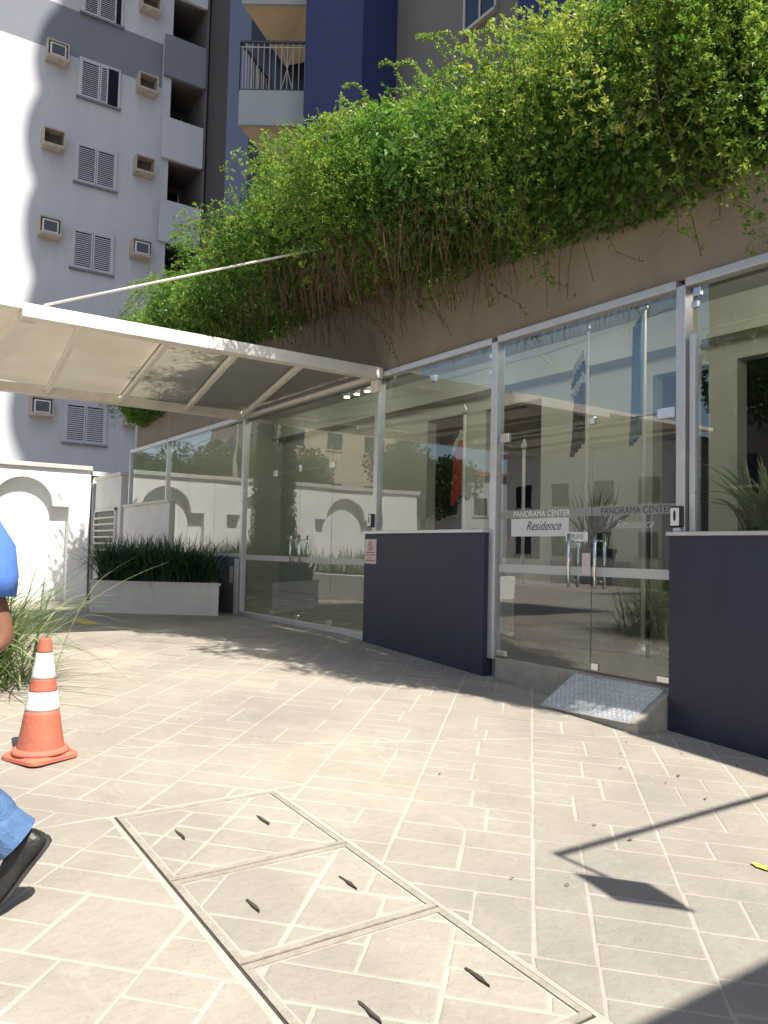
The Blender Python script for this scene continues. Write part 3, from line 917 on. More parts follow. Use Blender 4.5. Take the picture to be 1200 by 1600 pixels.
# ------------------------------------------------------------------ apartment tower above the hall
tw = thing('apartment_tower', (12, -5, 4.2), 'blue and grey apartment tower with triangular balcony rising behind the hanging vine', 'building')
MB().box(-12, 8.9, -14, -3.3, 4.3, 52).build('tower_wall', 'tower_grey', tw)
MB().box(8.9, 12.44, -14, -3.5, 4.3, 52).build('tower_wall', 'tower_grey', tw)
MB().box(12.44, 14.78, -14, -2.7, 4.3, 52).build('blue_pier', 'navy_bright', tw)
MB().box(5.2, 8.18, -3.295, -2.7, 4.3, 52).build('blue_pier', 'navy_bright', tw)
MB().box(14.782, 15.9, -14, -4.4, 4.3, 52).build('tower_wall', 'balcony_beige', tw)
MB().box(15.9, 18.85, -14, -4.3, 4.3, 52).build('tower_wall', 'tower_blue', tw)
tb = MB()
tb.prism([(17.3, -3.1), (18.86, -4.295), (18.86, -2.6), (18.2, -2.55)], 4.3, 52) if False else tb.box(17.45, 18.84, -4.295, -2.62, 4.3, 52)
tb.build('blue_end_wall', 'tower_blue', tw)
MB().box(17.30, 17.448, -4.295, -3.2, 4.3, 52).build('pale_return', 'tower_blue', tw)
# window in the grey wall
for k in range(4):
    z0 = 10.05+2.85*k-2.85
    wn = MB().box(9.55, 10.30, -3.499, -3.47, z0, z0+1.25).build('window', 'darkglass', tw)
    fr = MB()
    fr.bbox(9.50, 10.35, -3.499, -3.40, z0-0.07, z0-0.01, .004); fr.bbox(9.50, 9.548, -3.499, -3.44, z0, z0+1.3, .004); fr.bbox(10.302, 10.35, -3.499, -3.44, z0, z0+1.3, .004); fr.bbox(9.90, 9.94, -3.469, -3.445, z0+.001, z0+1.249, .003)
    fr.build('frame', 'rail_light', wn)
# triangular balconies
A_, B_, C_ = (16.44, -1.93), (15.59, -3.14), (17.28, -2.97)
for k, zf in enumerate((10.60+2.85, 10.60)):
    bal = MB()
    D_ = (14.9, -4.35)
    tri = [A_, C_, (17.25, -4.25), (15.65, -4.25), B_]
    tri = tri if area(tri) > 0 else tri[::-1]
    bal.prism(tri, zf, zf+0.16)
    bo = bal.build('balcony', 'balcony_beige', tw)
    # sloping soffit: a wedge that tapers to the wall
    sf = MB()
    apex = (17.05, -3.35, zf-0.62)
    apex2 = (15.9, -4.2, zf-0.62)
    sf.add([(A_[0], A_[1], zf-.002), (B_[0], B_[1], zf-.002), apex, (17.28, -2.97, zf-.002), apex2, (15.65, -4.25, zf-.002)],
           [(0, 1, 2), (1, 4, 2), (0, 2, 3), (1, 5, 4)])
    sfo = sf.build('soffit', 'balcony_beige', bo)
    dx, dy = B_[0]-A_[0], B_[1]-A_[1]; L_ = math.hypot(dx, dy); nx, ny = dy/L_, -dx/L_
    if nx*(0-A_[0])+ny*(5-A_[1]) < 0: nx, ny = -nx, -ny
    pp = MB()
    pp.add([(A_[0]+nx*.002, A_[1]+ny*.002, zf-.03), (B_[0]+nx*.002, B_[1]+ny*.002, zf-.03), (B_[0]+nx*.07, B_[1]+ny*.07, zf-.03), (A_[0]+nx*.07, A_[1]+ny*.07, zf-.03),
            (A_[0]+nx*.002, A_[1]+ny*.002, zf+.78), (B_[0]+nx*.002, B_[1]+ny*.002, zf+.78), (B_[0]+nx*.07, B_[1]+ny*.07, zf+.78), (A_[0]+nx*.07, A_[1]+ny*.07, zf+.78)],
           [(0,1,2,3),(7,6,5,4),(0,4,5,1),(1,5,6,2),(2,6,7,3),(3,7,4,0)])
    fix_normals(pp.build('parapet', 'balcony_grey', bo))
    ra = MB()
    a3 = Vector((A_[0]+nx*.035, A_[1]+ny*.035, 0)); b3 = Vector((B_[0]+nx*.035, B_[1]+ny*.035, 0)); c3 = Vector((17.4, -3.1, 0))
    zt, zb = zf+1.93, zf+0.80
    for z_, th in ((zt, .05), (zb, .04)):
        ra.beam(a3+Vector((0,0,z_)), b3+Vector((0,0,z_)), th, th)
        ra.beam(a3+Vector((0,0,z_)), c3+Vector((0,0,z_)), th, th)
    ra.build('top_rail', 'rail', bo)
    br_ = MB()
    for j in range(12):
        p = a3.lerp(b3, j/11); br_.beam(p+Vector((0,0,zb)), p+Vector((0,0,zt)), .016, .016, (1,0,0))
        p = a3.lerp(c3, j/11); br_.beam(p+Vector((0,0,zb)), p+Vector((0,0,zt)), .016, .016, (1,0,0))
    p, q = a3.lerp(b3, 7/11), a3.lerp(b3, 9/11)
    br_.beam(p+Vector((0,0,zb)), q+Vector((0,0,zt-.12)), .014, .014, (1,0,0)); br_.beam(q+Vector((0,0,zb)), p+Vector((0,0,zt-.12)), .014, .014, (1,0,0))
    br_.beam(a3+Vector((0,0,zt-.12)), b3+Vector((0,0,zt-.12)), .02, .02)
    br_.build('railing_bars', 'rail_light', bo)
# rounded balconies of the upper storeys on the street side
stack = MB(); prof = []
for i in range(0, 117):
    z = 19+i*0.25
    prof.append((1.15 + 0.40*math.cos(2*math.pi*(z-43.4)/2.85) + 0.13*math.sin(z*1.31) + 0.07*math.sin(z*5.1), z))
stack.lathe((6.0, -2.74, 0), prof, 40)
stack.build('rounded_balconies', 'tower_grey', tw, smooth=True)

# ------------------------------------------------------------------ neighbouring block
nb_ = thing('apartment_block', (27, -2, -0.4), 'tall pale apartment block with louvred shutters and air conditioner ledges', 'building')
XB = 26.5
MB().box(XB, 38, -3.35, 2.6, -0.4, 16.86).build('wall', 'nb_white', nb_)
MB().box(XB, 38, -3.35, 2.6, 16.86, 18.42).build('painted_band', 'nb_band', nb_)
MB().box(XB, 38, -3.35, 2.6, 18.42, 34).build('wall', 'nb_white', nb_)
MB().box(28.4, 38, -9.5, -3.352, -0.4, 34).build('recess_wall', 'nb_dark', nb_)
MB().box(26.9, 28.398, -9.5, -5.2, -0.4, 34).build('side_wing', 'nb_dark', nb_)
MB().box(XB+0.02, XB+0.30, -3.68, -3.352, -0.4, 34).build('corner_pier', 'nb_white', nb_)
for k in range(-3, 5):
    zt = 15.86+2.93*k
    if zt < 1.5: continue
    m_ = 'nb_band' if k == 1 else 'nb_white'
    MB().bbox(XB-0.12, XB+0.02, -4.86, -3.40, zt-1.47, zt, .01).build('balcony_parapet', m_, nb_)
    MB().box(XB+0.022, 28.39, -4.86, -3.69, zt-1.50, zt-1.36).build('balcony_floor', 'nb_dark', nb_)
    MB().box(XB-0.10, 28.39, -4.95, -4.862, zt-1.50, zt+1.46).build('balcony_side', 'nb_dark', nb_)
    wn = MB().box(28.36, 28.395, -4.7, -3.75, zt-0.5, zt+1.2).build('window', 'darkglass', nb_)
    fr = MB()
    for yy in (-4.7, -4.23, -3.75):
        fr.bbox(28.33, 28.358, yy-.03, yy+.03, zt-.5, zt+1.2, .003)
    fr.build('frame', 'shutter', wn)
def ac_ledge(yc, zb):
    l_ = MB()
    y0, y1 = yc-0.33, yc+0.33
    l_.bbox(XB-0.42, XB-0.002, y0, y1, zb, zb+0.09, .012)
    l_.bbox(XB-0.40, XB-0.002, y0, y1, zb+0.54, zb+0.59, .01)
    l_.box(XB-0.40, XB-0.002, y0, y0+.04, zb+0.092, zb+0.538); l_.box(XB-0.40, XB-0.002, y1-.04, y1, zb+0.092, zb+0.538)
    l_.build('air_conditioner_ledge', 'ledge', nb_)
    MB().box(XB-0.02, XB-0.003, y0+.042, y1-.042, zb+0.094, zb+0.536).build('ledge_recess', 'nb_dark', nb_)
def ac_unit(yc, zb, lab):
    t = thing('air_conditioner', (XB-.2, yc, zb+.093), lab, 'air conditioner', 'window air conditioners in the wall ledges')
    MB().bbox(XB-0.40, XB-0.03, yc-.24, yc+.24, zb+.094, zb+.49, .012).build('casing', 'white_plastic', t)
    gr_ = MB().bbox(XB-0.408, XB-0.401, yc-.20, yc+.20, zb+.13, zb+.45, .003).build('grille', 'nb_band', t)
    s_ = MB()
    for k in range(9):
        s_.box(XB-0.414, XB-0.4085, yc-.19, yc+.19, zb+.145+k*.034, zb+.155+k*.034)
    s_.build('fins', 'darkglass', gr_)
levels = [4.95+2.855*k for k in range(0, 7)]
for k, zb in enumerate(levels):
    ac_ledge(0.12, zb); ac_ledge(-2.78, zb)
ac_unit(0.12, levels[4], 'window air conditioner in the upper left ledge at the grey band')
ac_unit(0.12, levels[2], 'window air conditioner in the left ledge level with the lowest uncovered shutter above the canopy')
ac_unit(-2.78, levels[2], 'window air conditioner in the right ledge just above the hanging vine')
ac_unit(0.12, levels[0], 'window air conditioner seen below the canopy roof')
for k in range(7):
    z0 = 4.25+2.84*k
    wn = MB().box(XB-0.02, XB-0.002, -1.88, -0.65, z0, z0+1.25).build('window', 'darkglass', nb_)
    fr = MB()
    fr.bbox(XB-0.07, XB-0.021, -1.93, -1.87, z0, z0+1.25, .004); fr.bbox(XB-0.07, XB-0.021, -0.66, -0.60, z0, z0+1.25, .004)
    fr.bbox(XB-0.07, XB-0.021, -1.93, -0.60, z0+1.252, z0+1.31, .004)
    fr.build('frame', 'shutter', wn)
    MB().bbox(XB-0.10, XB-0.003, -1.98, -0.55, z0-0.07, z0-0.002, .006).build('sill', 'nb_band', wn)
    spans = [(-1.255, -0.665), (-1.865, -1.275)]
    if k == 4: spans = [(-1.255, -0.665), (-1.53, -1.275)]
    if k == 5: spans = [(-1.13, -0.665), (-1.70, -1.15)]
    for a, b in spans:
        s_ = MB()
        s_.box(XB-0.065, XB-0.03, a, a+.04, z0+.004, z0+1.246); s_.box(XB-0.065, XB-0.03, b-.04, b, z0+.004, z0+1.246)
        s_.box(XB-0.065, XB-0.03, a+.041, b-.041, z0+.004, z0+.05); s_.box(XB-0.065, XB-0.03, a+.041, b-.041, z0+1.20, z0+1.246)
        for j in range(17):
            zz = z0+.075+j*.066
            s_.add([(XB-.066, a+.041, zz-.018), (XB-.066, b-.041, zz-.018), (XB-.030, b-.041, zz+.026), (XB-.030, a+.041, zz+.026),
                    (XB-.062, a+.041, zz-.024), (XB-.062, b-.041, zz-.024), (XB-.026, b-.041, zz+.020), (XB-.026, a+.041, zz+.020)],
                   [(0,1,2,3),(7,6,5,4),(0,4,5,1),(1,5,6,2),(2,6,7,3),(3,7,4,0)])
        fix_normals(s_.build('louvred_shutter', 'shutter', wn))

# ------------------------------------------------------------------ white boundary wall with arched niches
XA = 19.6
aw = thing('boundary_wall', (XA, 4, -0.4), 'white boundary wall with shallow arched niches and grey coping', 'wall')
def niche_profile(yc, zs=1.86, rad=0.65, sh=0.36):
    """outline of one niche, from its low-y foot up and over to its high-y foot"""
    pts = [(yc-rad-sh, -0.5), (yc-rad-sh, zs), (yc-rad, zs)]
    for k in range(1, 20):
        a = math.pi - math.pi*k/20
        pts.append((yc+rad*math.cos(a), zs+rad*math.sin(a)))
    pts += [(yc+rad, zs), (yc+rad+sh, zs), (yc+rad+sh, -0.5)]
    return pts
Y0, Y1, ZT = 0.20, 9.6, 2.74
centres = [1.68, 4.35, 7.02]
bm = bmesh.new()
outline = [(Y0, -0.5)]
for c in centres:
    outline += niche_profile(c)
outline += [(Y1, -0.5), (Y1, ZT), (Y0, ZT)]
vs_ = [bm.verts.new((XA, y, z)) for y, z in outline]
f_ = bm.faces.new(vs_)
r_ = bmesh.ops.extrude_face_region(bm, geom=[f_])
bmesh.ops.translate(bm, vec=(0.24, 0, 0), verts=[e for e in r_['geom'] if isinstance(e, bmesh.types.BMVert)])
bmesh.ops.recalc_face_normals(bm, faces=bm.faces)
bm.verts.index_update()
mb = MB(); mb.add([v.co[:] for v in bm.verts], [[v.index for v in f.verts] for f in bm.faces]); bm.free()
mb.build('wall_face', 'wallwhite', aw)
MB().box(XA+0.242, XA+0.42, Y0, Y1, -0.5, ZT).build('wall_back', 'wallwhite', aw)
MB().bbox(XA-0.07, XA+0.46, Y0-0.02, Y1+.05, ZT+0.003, ZT+0.11, .01).build('coping', 'capstone', aw)
MB().box(XA+0.1, XA+0.5, -6, 0.19, -0.5, 2.62).build('return_wall', 'nb_band', aw)
MB().bbox(XA-0.02, XA+0.6, -6, 0.17, 2.625, 2.74, .01).build('coping', 'capstone', aw)
dp = MB(); dp.tube([(XA+0.05, 0.10, -0.4), (XA+0.05, 0.10, 2.6)], 0.045, 10); dp.build('downpipe', 'capstone', aw, smooth=True)

ub = thing('utility_block', (18.4, 0, -0.3), 'small white block with a dark louvred opening beside the boundary wall', 'utility block')
MB().box(17.42, 19.5, -2.5, 0.10, -0.4, 2.50).build('wall', 'planter', ub)
MB().bbox(17.39, 19.53, -2.5, 0.14, 2.503, 2.58, .01).build('coping', 'planter', ub)
MB().box(17.72, 19.35, 0.101, 0.115, 0.62, 1.74).build('opening', 'dark_room', ub)
fr = MB()
fr.bbox(17.66, 17.72, 0.101, 0.15, 0.60, 1.80, .004); fr.bbox(19.35, 19.41, 0.101, 0.15, 0.60, 1.80, .004); fr.bbox(17.66, 19.41, 0.101, 0.15, 1.742, 1.80, .004)
fr.build('louvre_frame', 'planter', ub)
for k in range(7):
    z = 0.72+k*0.145
    mb = MB(); mb.beam((17.73, 0.145, z), (19.34, 0.145, z), 0.05, 0.018, (0, -.5, 1)); mb.build('slat', 'white_metal', ub)

# ------------------------------------------------------------------ planter with strappy plants
def blades(n, base, spread, h, wid, tint, rg_, droop=0.6, seg=6):
    """n curved strap leaves; base(i)->xyz"""
    V = []; F = []; T = []
    for i in range(n):
        b = np.array(base(i)); az = rg_.random()*2*math.pi
        L = h*(0.65+0.5*rg_.random()); out = spread*(0.25+rg_.random()*0.95); dr = droop*(0.3+rg_.random())
        d = np.array([math.cos(az), math.sin(az), 0]); s_ = np.array([-math.sin(az), math.cos(az), 0])
        k0 = len(V)
        tw_ = rg_.uniform(-.6, .6)
        for j in range(seg+1):
            t = j/seg
            p = b + d*out*(t**1.25)*L + np.array([0, 0, L*(t - dr*t**2.3*out*1.2)])
            wv = wid*(1-t**2.2)*0.5 + 0.0008
            s2_ = s_*math.cos(tw_*t) + np.array([0, 0, 1])*math.sin(tw_*t)*0.5
            V += [p-s2_*wv, p+s2_*wv]
        for j in range(seg):
            F.append((k0+2*j, k0+2*j+1, k0+2*j+3, k0+2*j+2))
        T += [tint(rg_)]*(2*(seg+1))
    return np.array(V), np.array(F), np.array(T)
ptr = thing('planter_box', (11.7, 1.2, -0.05), 'low off-white planter box in front of the far glass', 'planter')
PP = [(12.29, 1.97), (11.22, 0.57), (11.06, 0.44), (12.2, 0.20), (13.9, 0.20), (13.9, 1.38)]
if area(PP) < 0: PP = PP[::-1]
pb = MB(); pb.prism(PP, -0.3, 0.40); pb.build('box', 'planter', ptr)
rim_in = inset(PP, -0.02)
cp = MB()
def off(poly, d):
    n = len(poly); out = []
    for i in range(n):
        P0, P1, P2 = Vector(poly[i-1]), Vector(poly[i]), Vector(poly[(i+1) % n])
        d1 = (P1-P0).normalized(); d2 = (P2-P1).normalized()
        n1 = Vector((d1.y, -d1.x)); n2 = Vector((d2.y, -d2.x))
        b = (n1+n2).normalized(); out.append(tuple(P1+b*d/max(0.4, b.dot(n1))))
    return out
cp.prism(off(PP, 0.018), 0.402, 0.432); cp.build('coping', 'planter', ptr)
MB().prism(off(PP, -0.08), 0.433, 0.447).build('soil', 'soil', ptr)
rg1 = np.random.default_rng(3)
def pbase(i):
    while True:
        x = rg1.uniform(11.45, 13.8); y = rg1.uniform(0.3, 1.85)
        if y < 0.57+(x-11.22)*1.3-0.10 and y < 1.97-(x-12.29)*.366-.1: return (x, y, 0.44)
V, F, T = blades(3400, pbase, 0.95, 0.80, 0.016, lambda r_: r_.random()**1.6, rg1, 0.75, 7)
og = mesh_np('ornamental_grass', V, F, T, 'grass')
tag(og, 'dark green strappy grass massed in the white planter box', 'plants', kind='stuff')

# sunlit clump beside the cone
gc = thing('grass_clump', (6.75, 4.45, ground_z(6.75)), 'sunlit pale strappy grass clump behind the traffic cone', 'plant')
rg2 = np.random.default_rng(9)
V, F, T = blades(1150, lambda i: (6.75+rg2.normal()*0.22, 4.42+rg2.normal()*0.22, ground_z(6.75)+0.01), 0.95, 1.12, 0.014, lambda r_: r_.random()**0.9, rg2, 0.68, 8)
mesh_np('leaves', V, F, T, 'grass_pale', gc)
cr = MB(); cr.lathe((6.75, 4.42, ground_z(6.75)), [(0.30, -0.02), (0.26, 0.05), (0.12, 0.12), (0.02, 0.14)], 14); cr.build('root_crown', 'soil', gc, smooth=True)
# bed across the drive that shows in the glass doors
bd = thing('planter_bed', (16.5, 6.2, -0.3), 'long white planter bed standing in front of the boundary wall', 'planter')
MB().bbox(14.6, 18.4, 4.6, 9.0, -0.4, 0.42, .02).build('box', 'wallwhite', bd)
MB().box(14.75, 18.25, 4.75, 8.85, 0.423, 0.44).build('soil', 'soil', bd)
V, F, T = blades(900, lambda i: (rg2.uniform(14.7, 18.2), rg2.uniform(4.7, 8.8), 0.43), 0.8, 0.75, 0.02, lambda r_: r_.random(), rg2, 0.7)
tag(mesh_np('ornamental_grass', V, F, T, 'grass_pale'), 'pale strappy grass in the long white bed', 'plants', kind='stuff')

# ------------------------------------------------------------------ traffic cone
cb = (4.72, 4.13)
cz = ground_z(cb[0])+0.006
cone = thing('traffic_cone', (cb[0], cb[1], cz), 'faded orange traffic cone with two white bands', 'traffic cone')
bs = MB()
octo = []
for k in range(8):
    for da in (-0.14, 0.14):
        pass
sq = []
hw = 0.152
for sx, sy in ((1, 1), (-1, 1), (-1, -1), (1, -1)):
    for k in range(5):
        a0 = math.atan2(sy, sx)-math.pi/4
        a = a0+math.pi/2*k/4
        sq.append((cb[0]+sx*(hw-.05)+.05*math.cos(a), cb[1]+sy*(hw-.05)+.05*math.sin(a)))
sq = sq if area(sq) > 0 else sq[::-1]
def rot(p, a): 
    x, y = p[0]-cb[0], p[1]-cb[1]
    return (cb[0]+x*math.cos(a)-y*math.sin(a), cb[1]+x*math.sin(a)+y*math.cos(a))
sq = [rot(p, R(25)) for p in sq]
bs.prism(sq, cz, cz+0.018)
n_ = len(sq); top_i = [rot(((p[0]-cb[0])*.9+cb[0], (p[1]-cb[1])*.9+cb[1]), 0) for p in sq]
bs.add([(x, y, cz+.018) for x, y in sq] + [(x, y, cz+.032) for x, y in top_i], [(i, (i+1) % n_, n_+(i+1) % n_, n_+i) for i in range(n_)] + [tuple(range(n_, 2*n_))])
bs.build('base', 'rubber', cone)
H = 0.655
def cr_(z): return 0.135 - (0.135-0.030)*(z/H)**0.92
def ring(z0, z1, dr, name, m_, lip=0.0):
    mb = MB(); prof = []
    for k in range(9):
        z = z0+(z1-z0)*k/8; prof.append((cr_(z)+dr, z))
    mb.lathe((cb[0], cb[1], cz), prof, 32)
    return mb.build(name, m_, cone, smooth=False)
ring(0.033, 0.264, 0.0, 'cone_body', 'orange')
mb = MB(); mb.lathe((cb[0], cb[1], cz), [(0.152, .033), (.149, .045), (.142, .055), (.134, .060)], 32); mb.build('cone_flange', 'rubber', cone, smooth=True)
ring(0.265, 0.365, 0.0015, 'reflective_band', 'reflect')
ring(0.366, 0.434, 0.0, 'cone_body', 'orange')
ring(0.435, 0.576, 0.0015, 'reflective_band', 'reflect')
ring(0.577, 0.655, 0.001, 'cone_tip', 'orange')
for o in [c for c in cone.children if c.name.startswith(('cone_body', 'reflective', 'cone_tip'))]:
    for p in o.data.polygons: p.use_smooth = len(p.vertices) == 4

# ------------------------------------------------------------------ person at the left edge, walking out of the picture
pz0 = -0.32
pr = thing('person', (3.1, 4.95, pz0), 'person in blue shirt, jeans and black shoes walking off at the left edge', 'person')
def ell(c, ax, ay, rx_, ry_, n=20):
    ax = Vector(ax).normalized(); ay = Vector(ay).normalized()
    return [Vector(c)+ax*rx_*math.cos(2*math.pi*k/n)+ay*ry_*math.sin(2*math.pi*k/n) for k in range(n)]
def limb(pts, rads, n=16):
    """smooth tapering limb through joints"""
    P = [Vector(p) for p in pts]; out = []; rr_ = []
    K = 7
    for i in range(len(P)-1):
        p0 = P[max(i-1, 0)]; p1 = P[i]; p2 = P[i+1]; p3 = P[min(i+2, len(P)-1)]
        for k in range(K):
            t = k/K
            out.append(0.5*((2*p1)+(-p0+p2)*t+(2*p0-5*p1+4*p2-p3)*t*t+(-p0+3*p1-3*p2+p3)*t**3)); rr_.append(rads[i]*(1-t)+rads[i+1]*t)
    out.append(P[-1]); rr_.append(rads[-1])
    return out, rr_
def joints_mesh(verts, edges, radii, root, name, m_, parent, sub=2):
    me = bpy.data.meshes.new(name)
    og = ORG[parent]
    me.from_pydata([tuple(Vector(v)-og) for v in verts], edges, [])
    o = bpy.data.objects.new(name, me); col.objects.link(o); o.parent = parent; ORG[o] = og
    md = o.modifiers.new('skin', 'SKIN'); md.use_smooth_shade = True
    for i, sv in enumerate(me.skin_vertices[0].data):
        r_ = radii[i]; sv.radius = r_ if isinstance(r_, tuple) else (r_, r_); sv.use_root = (i == root)
    s_ = o.modifiers.new('sub', 'SUBSURF'); s_.levels = sub; s_.render_levels = sub
    me.materials.append(M[m_])
    return o
PXo, PYo = 3.10, 4.86
bj = {'pelvis': (3.13, 4.90, .62), 'waist': (3.13, 4.90, .74), 'chest': (3.14, 4.94, .96), 'neck': (3.15, 5.00, 1.14), 'jaw': (3.16, 5.05, 1.20), 'head': (3.16, 5.06, 1.30), 'crown': (3.16, 5.04, 1.39),
      'lsh': (3.03, 4.765, 1.05), 'lel': (3.00, 4.612, .61), 'lwr': (2.97, 4.86, .53), 'lhand': (2.97, 4.95, .51), 'rsh': (3.30, 4.98, 1.08), 'rel': (3.34, 5.08, .82), 'rwr': (3.32, 5.26, .76), 'rhand': (3.31, 5.35, .76),
      'lhip': (3.05, 4.88, .58), 'lkn': (3.04, 4.84, .20), 'lan': (3.00, 4.59, -.02), 'rhip': (3.22, 4.94, .58), 'rkn': (3.24, 5.14, .18), 'ran': (3.23, 5.22, -.24)}
names = list(bj)
ix = {n: i for i, n in enumerate(names)}
ed = [('pelvis','waist'),('waist','chest'),('chest','neck'),('neck','jaw'),('jaw','head'),('head','crown'),('chest','lsh'),('lsh','lel'),('lel','lwr'),('lwr','lhand'),('chest','rsh'),('rsh','rel'),('rel','rwr'),('rwr','rhand'),('pelvis','lhip'),('lhip','lkn'),('lkn','lan'),('pelvis','rhip'),('rhip','rkn'),('rkn','ran')]
rad = {'pelvis': (.13, .10), 'waist': (.13, .10), 'chest': (.15, .11), 'neck': .055, 'jaw': (.065, .075), 'head': (.078, .095), 'crown': (.05, .06), 'lsh': .055, 'lel': .046, 'lwr': .030, 'lhand': (.036, .018), 'rsh': .055, 'rel': .042, 'rwr': .028, 'rhand': (.036, .018), 'lhip': .085, 'lkn': .055, 'lan': .036, 'rhip': .085, 'rkn': .055, 'ran': .036}
joints_mesh([bj[n] for n in names], [(ix[a], ix[b]) for a, b in ed], [rad[n] for n in names], 0, 'body', 'skin', pr)
# face and fingers
fv = MB()
fv.lathe((3.13, 5.145, 1.275), [(0.004, -.02), (.014, -.012), (.010, .012), (.002, .03)], 8)
fv.build('nose', 'skin', pr, smooth=True)
for ex in (3.128, 3.192):
    e_ = MB(); e_.lathe((ex, 5.135, 1.30), [(.003, -.010), (.011, -.004), (.011, .004), (.003, .010)], 8); e_.build('eye', 'black', pr, smooth=True)
MB().bbox(3.135, 3.185, 5.128, 5.14, 1.228, 1.238, .003).build('mouth', 'red_ink', pr)
for side, (hx, hy, hz) in (('l', bj['lhand']), ('r', bj['rhand'])):
    for k in range(4):
        f0 = Vector((hx-.02+.013*k, hy+.01, hz)); pts, rr_ = limb([f0, f0+Vector((0, .035, -.008)), f0+Vector((0, .055, -.032)), f0+Vector((0, .045, -.052))], [.009, .0085, .008, .006])
        fm = MB(); fm.tube(pts, rr_, 8); fm.build('finger', 'skin', pr, smooth=True)
    t0 = Vector((hx-.028, hy-.03, hz)); pts, rr_ = limb([t0, t0+Vector((-.022, .03, -.01)), t0+Vector((-.016, .055, -.028))], [.011, .010, .007])
    fm = MB(); fm.tube(pts, rr_, 8); fm.build('thumb', 'skin', pr, smooth=True)
hr = MB(); hr.lathe((3.16, 5.035, 1.30), [(.088, -.05), (.098, .0), (.096, .05), (.08, .09), (.045, .118), (.005, .125)], 20, 0.86, 1.02); hr.build('hair', 'hair', pr, smooth=True)
# shirt: torso and sleeves in one piece
sv = [(3.10, 4.735, .42), (3.10, 4.75, .66), (3.13, 4.83, .95), (3.15, 4.94, 1.08), (3.03, 4.755, 1.03), (3.00, 4.68, .90), (2.995, 4.66, .84), (3.29, 4.98, 1.05), (3.335, 5.05, .90)]
joints_mesh(sv, [(0,1),(1,2),(2,3),(2,4),(4,5),(5,6),(2,7),(7,8)], [(.175,.135),(.17,.135),(.19,.145),(.09,.08),.088,.076,.060,.092,.086], 0, 'shirt', 'shirt', pr)
sl_ = MB(); sl_.tube([(3.03, 4.765, 1.06), (3.02, 4.725, 1.0), (3.005, 4.672, .91), (2.998, 4.66, .83), (2.995, 4.662, .765)], [.060, .082, .085, .080, .077], 18); sl_o = sl_.build('sleeve', 'shirt', pr)
for p in sl_o.data.polygons: p.use_smooth = len(p.vertices) == 4
jv = [(3.12, 4.76, .60), (3.10, 4.74, .46), (3.05, 4.76, .38), (3.04, 4.86, .20), (3.01, 4.67, .06), (2.985, 4.565, -.035), (3.22, 4.94, .50), (3.24, 5.14, .17), (3.23, 5.20, -.20)]
joints_mesh(jv, [(0,1),(1,2),(2,3),(3,4),(4,5),(1,6),(6,7),(7,8)], [(.165,.13),(.17,.13),.105,.085,.085,.088,.105,.085,.085], 0, 'jeans', 'jeans', pr)
ck = MB(); ck.tube([(3.03, 4.73, .10), (3.01, 4.66, .035), (2.99, 4.58, -.045), (2.985, 4.555, -.07)], [.076, .079, .083, .087], 16); ck.build('trouser_cuff', 'jeans', pr, smooth=False)
def shoe(heel, toe, upv, wname='shoe'):
    heel, toe, upv = Vector(heel), Vector(toe), Vector(upv).normalized()
    d = (toe-heel); L_ = d.length; d.normalize(); s_ = d.cross(upv).normalized(); upv = s_.cross(d).normalized()
    rings = []; sr = []
    prof = [(0.0, .030, .055), (.06, .040, .085), (.2, .043, .098), (.36, .040, .088), (.52, .043, .068), (.7, .050, .056), (.86, .046, .044), (.96, .032, .032), (1.0, .012, .020)]
    for t, hwid, hh in prof:
        c = heel+d*t*L_
        rings.append([c+s_*hwid*math.cos(a)+upv*(hh*max(0, math.sin(a))*1.0) for a in [2*math.pi*k/18 for k in range(18)]])
        sr.append([c+s_*(hwid+.004)*math.cos(a)-upv*.012+upv*(.012*math.sin(a)) for a in [2*math.pi*k/18 for k in range(18)]])
    a_ = MB().loft(rings).build(wname, 'shoe', pr, smooth=True); fix_normals(a_)
    b_ = MB().loft(sr).build('sole', 'sole', a_, smooth=True); fix_normals(b_)
shoe((2.985, 4.455, -.075), (3.02, 4.61, -.285), (.05, .75, .55))
shoe((3.23, 5.14, -.285), (3.24, 5.41, -.285), (0, 0, 1))

# ------------------------------------------------------------------ hanging sign on the wall to the right (outside the picture) and the next roof
hs = thing('hanging_sign', (0.1, 0.1, 3.0), 'bracket arm with a small hanging plate on the hall front', 'sign')
az = 3.0
kx = 2.455-(az+0.355)/math.tan(SUN_EL)*math.cos(SUN_PHI)
hm = MB(); hm.tube([(kx, 0.002, az), (kx, 2.24, az)], 0.022, 10); hm.build('arm', 'rail', hs, smooth=True)
hm = MB(); hm.tube([(kx, 2.23, az), (kx, 2.23, az-.50)], 0.012, 8); hm.build('rod', 'rail', hs, smooth=True)
hm = MB(); hm.beam((kx-.08, 2.16, az-.62), (kx+.14, 2.36, az-.62), .012, .30, (0, -.35, 1)); hm.build('plate', 'rail', hs)
rf = thing('drive_roof', (-3.5, 4.5, 3.2), 'flat roof over the drive behind the viewer', 'canopy')
ex = 1.52-(3.4+0.4)/math.tan(SUN_EL)*math.cos(SUN_PHI)
MB().bbox(-7.5, ex, 0.6, 9.0, 3.2, 3.4, .01).build('roof_slab', 'beige', rf)
for x, y in ((-1.6, 8.6), (-7.0, 8.6), (-7.0, 1.0), (-1.6, 1.0)):
    mb = MB(); mb.tube([(x, y, ground_z(x)-.02), (x, y, 3.198)], .06, 10); mb.build('column', 'white_metal', rf, smooth=True)

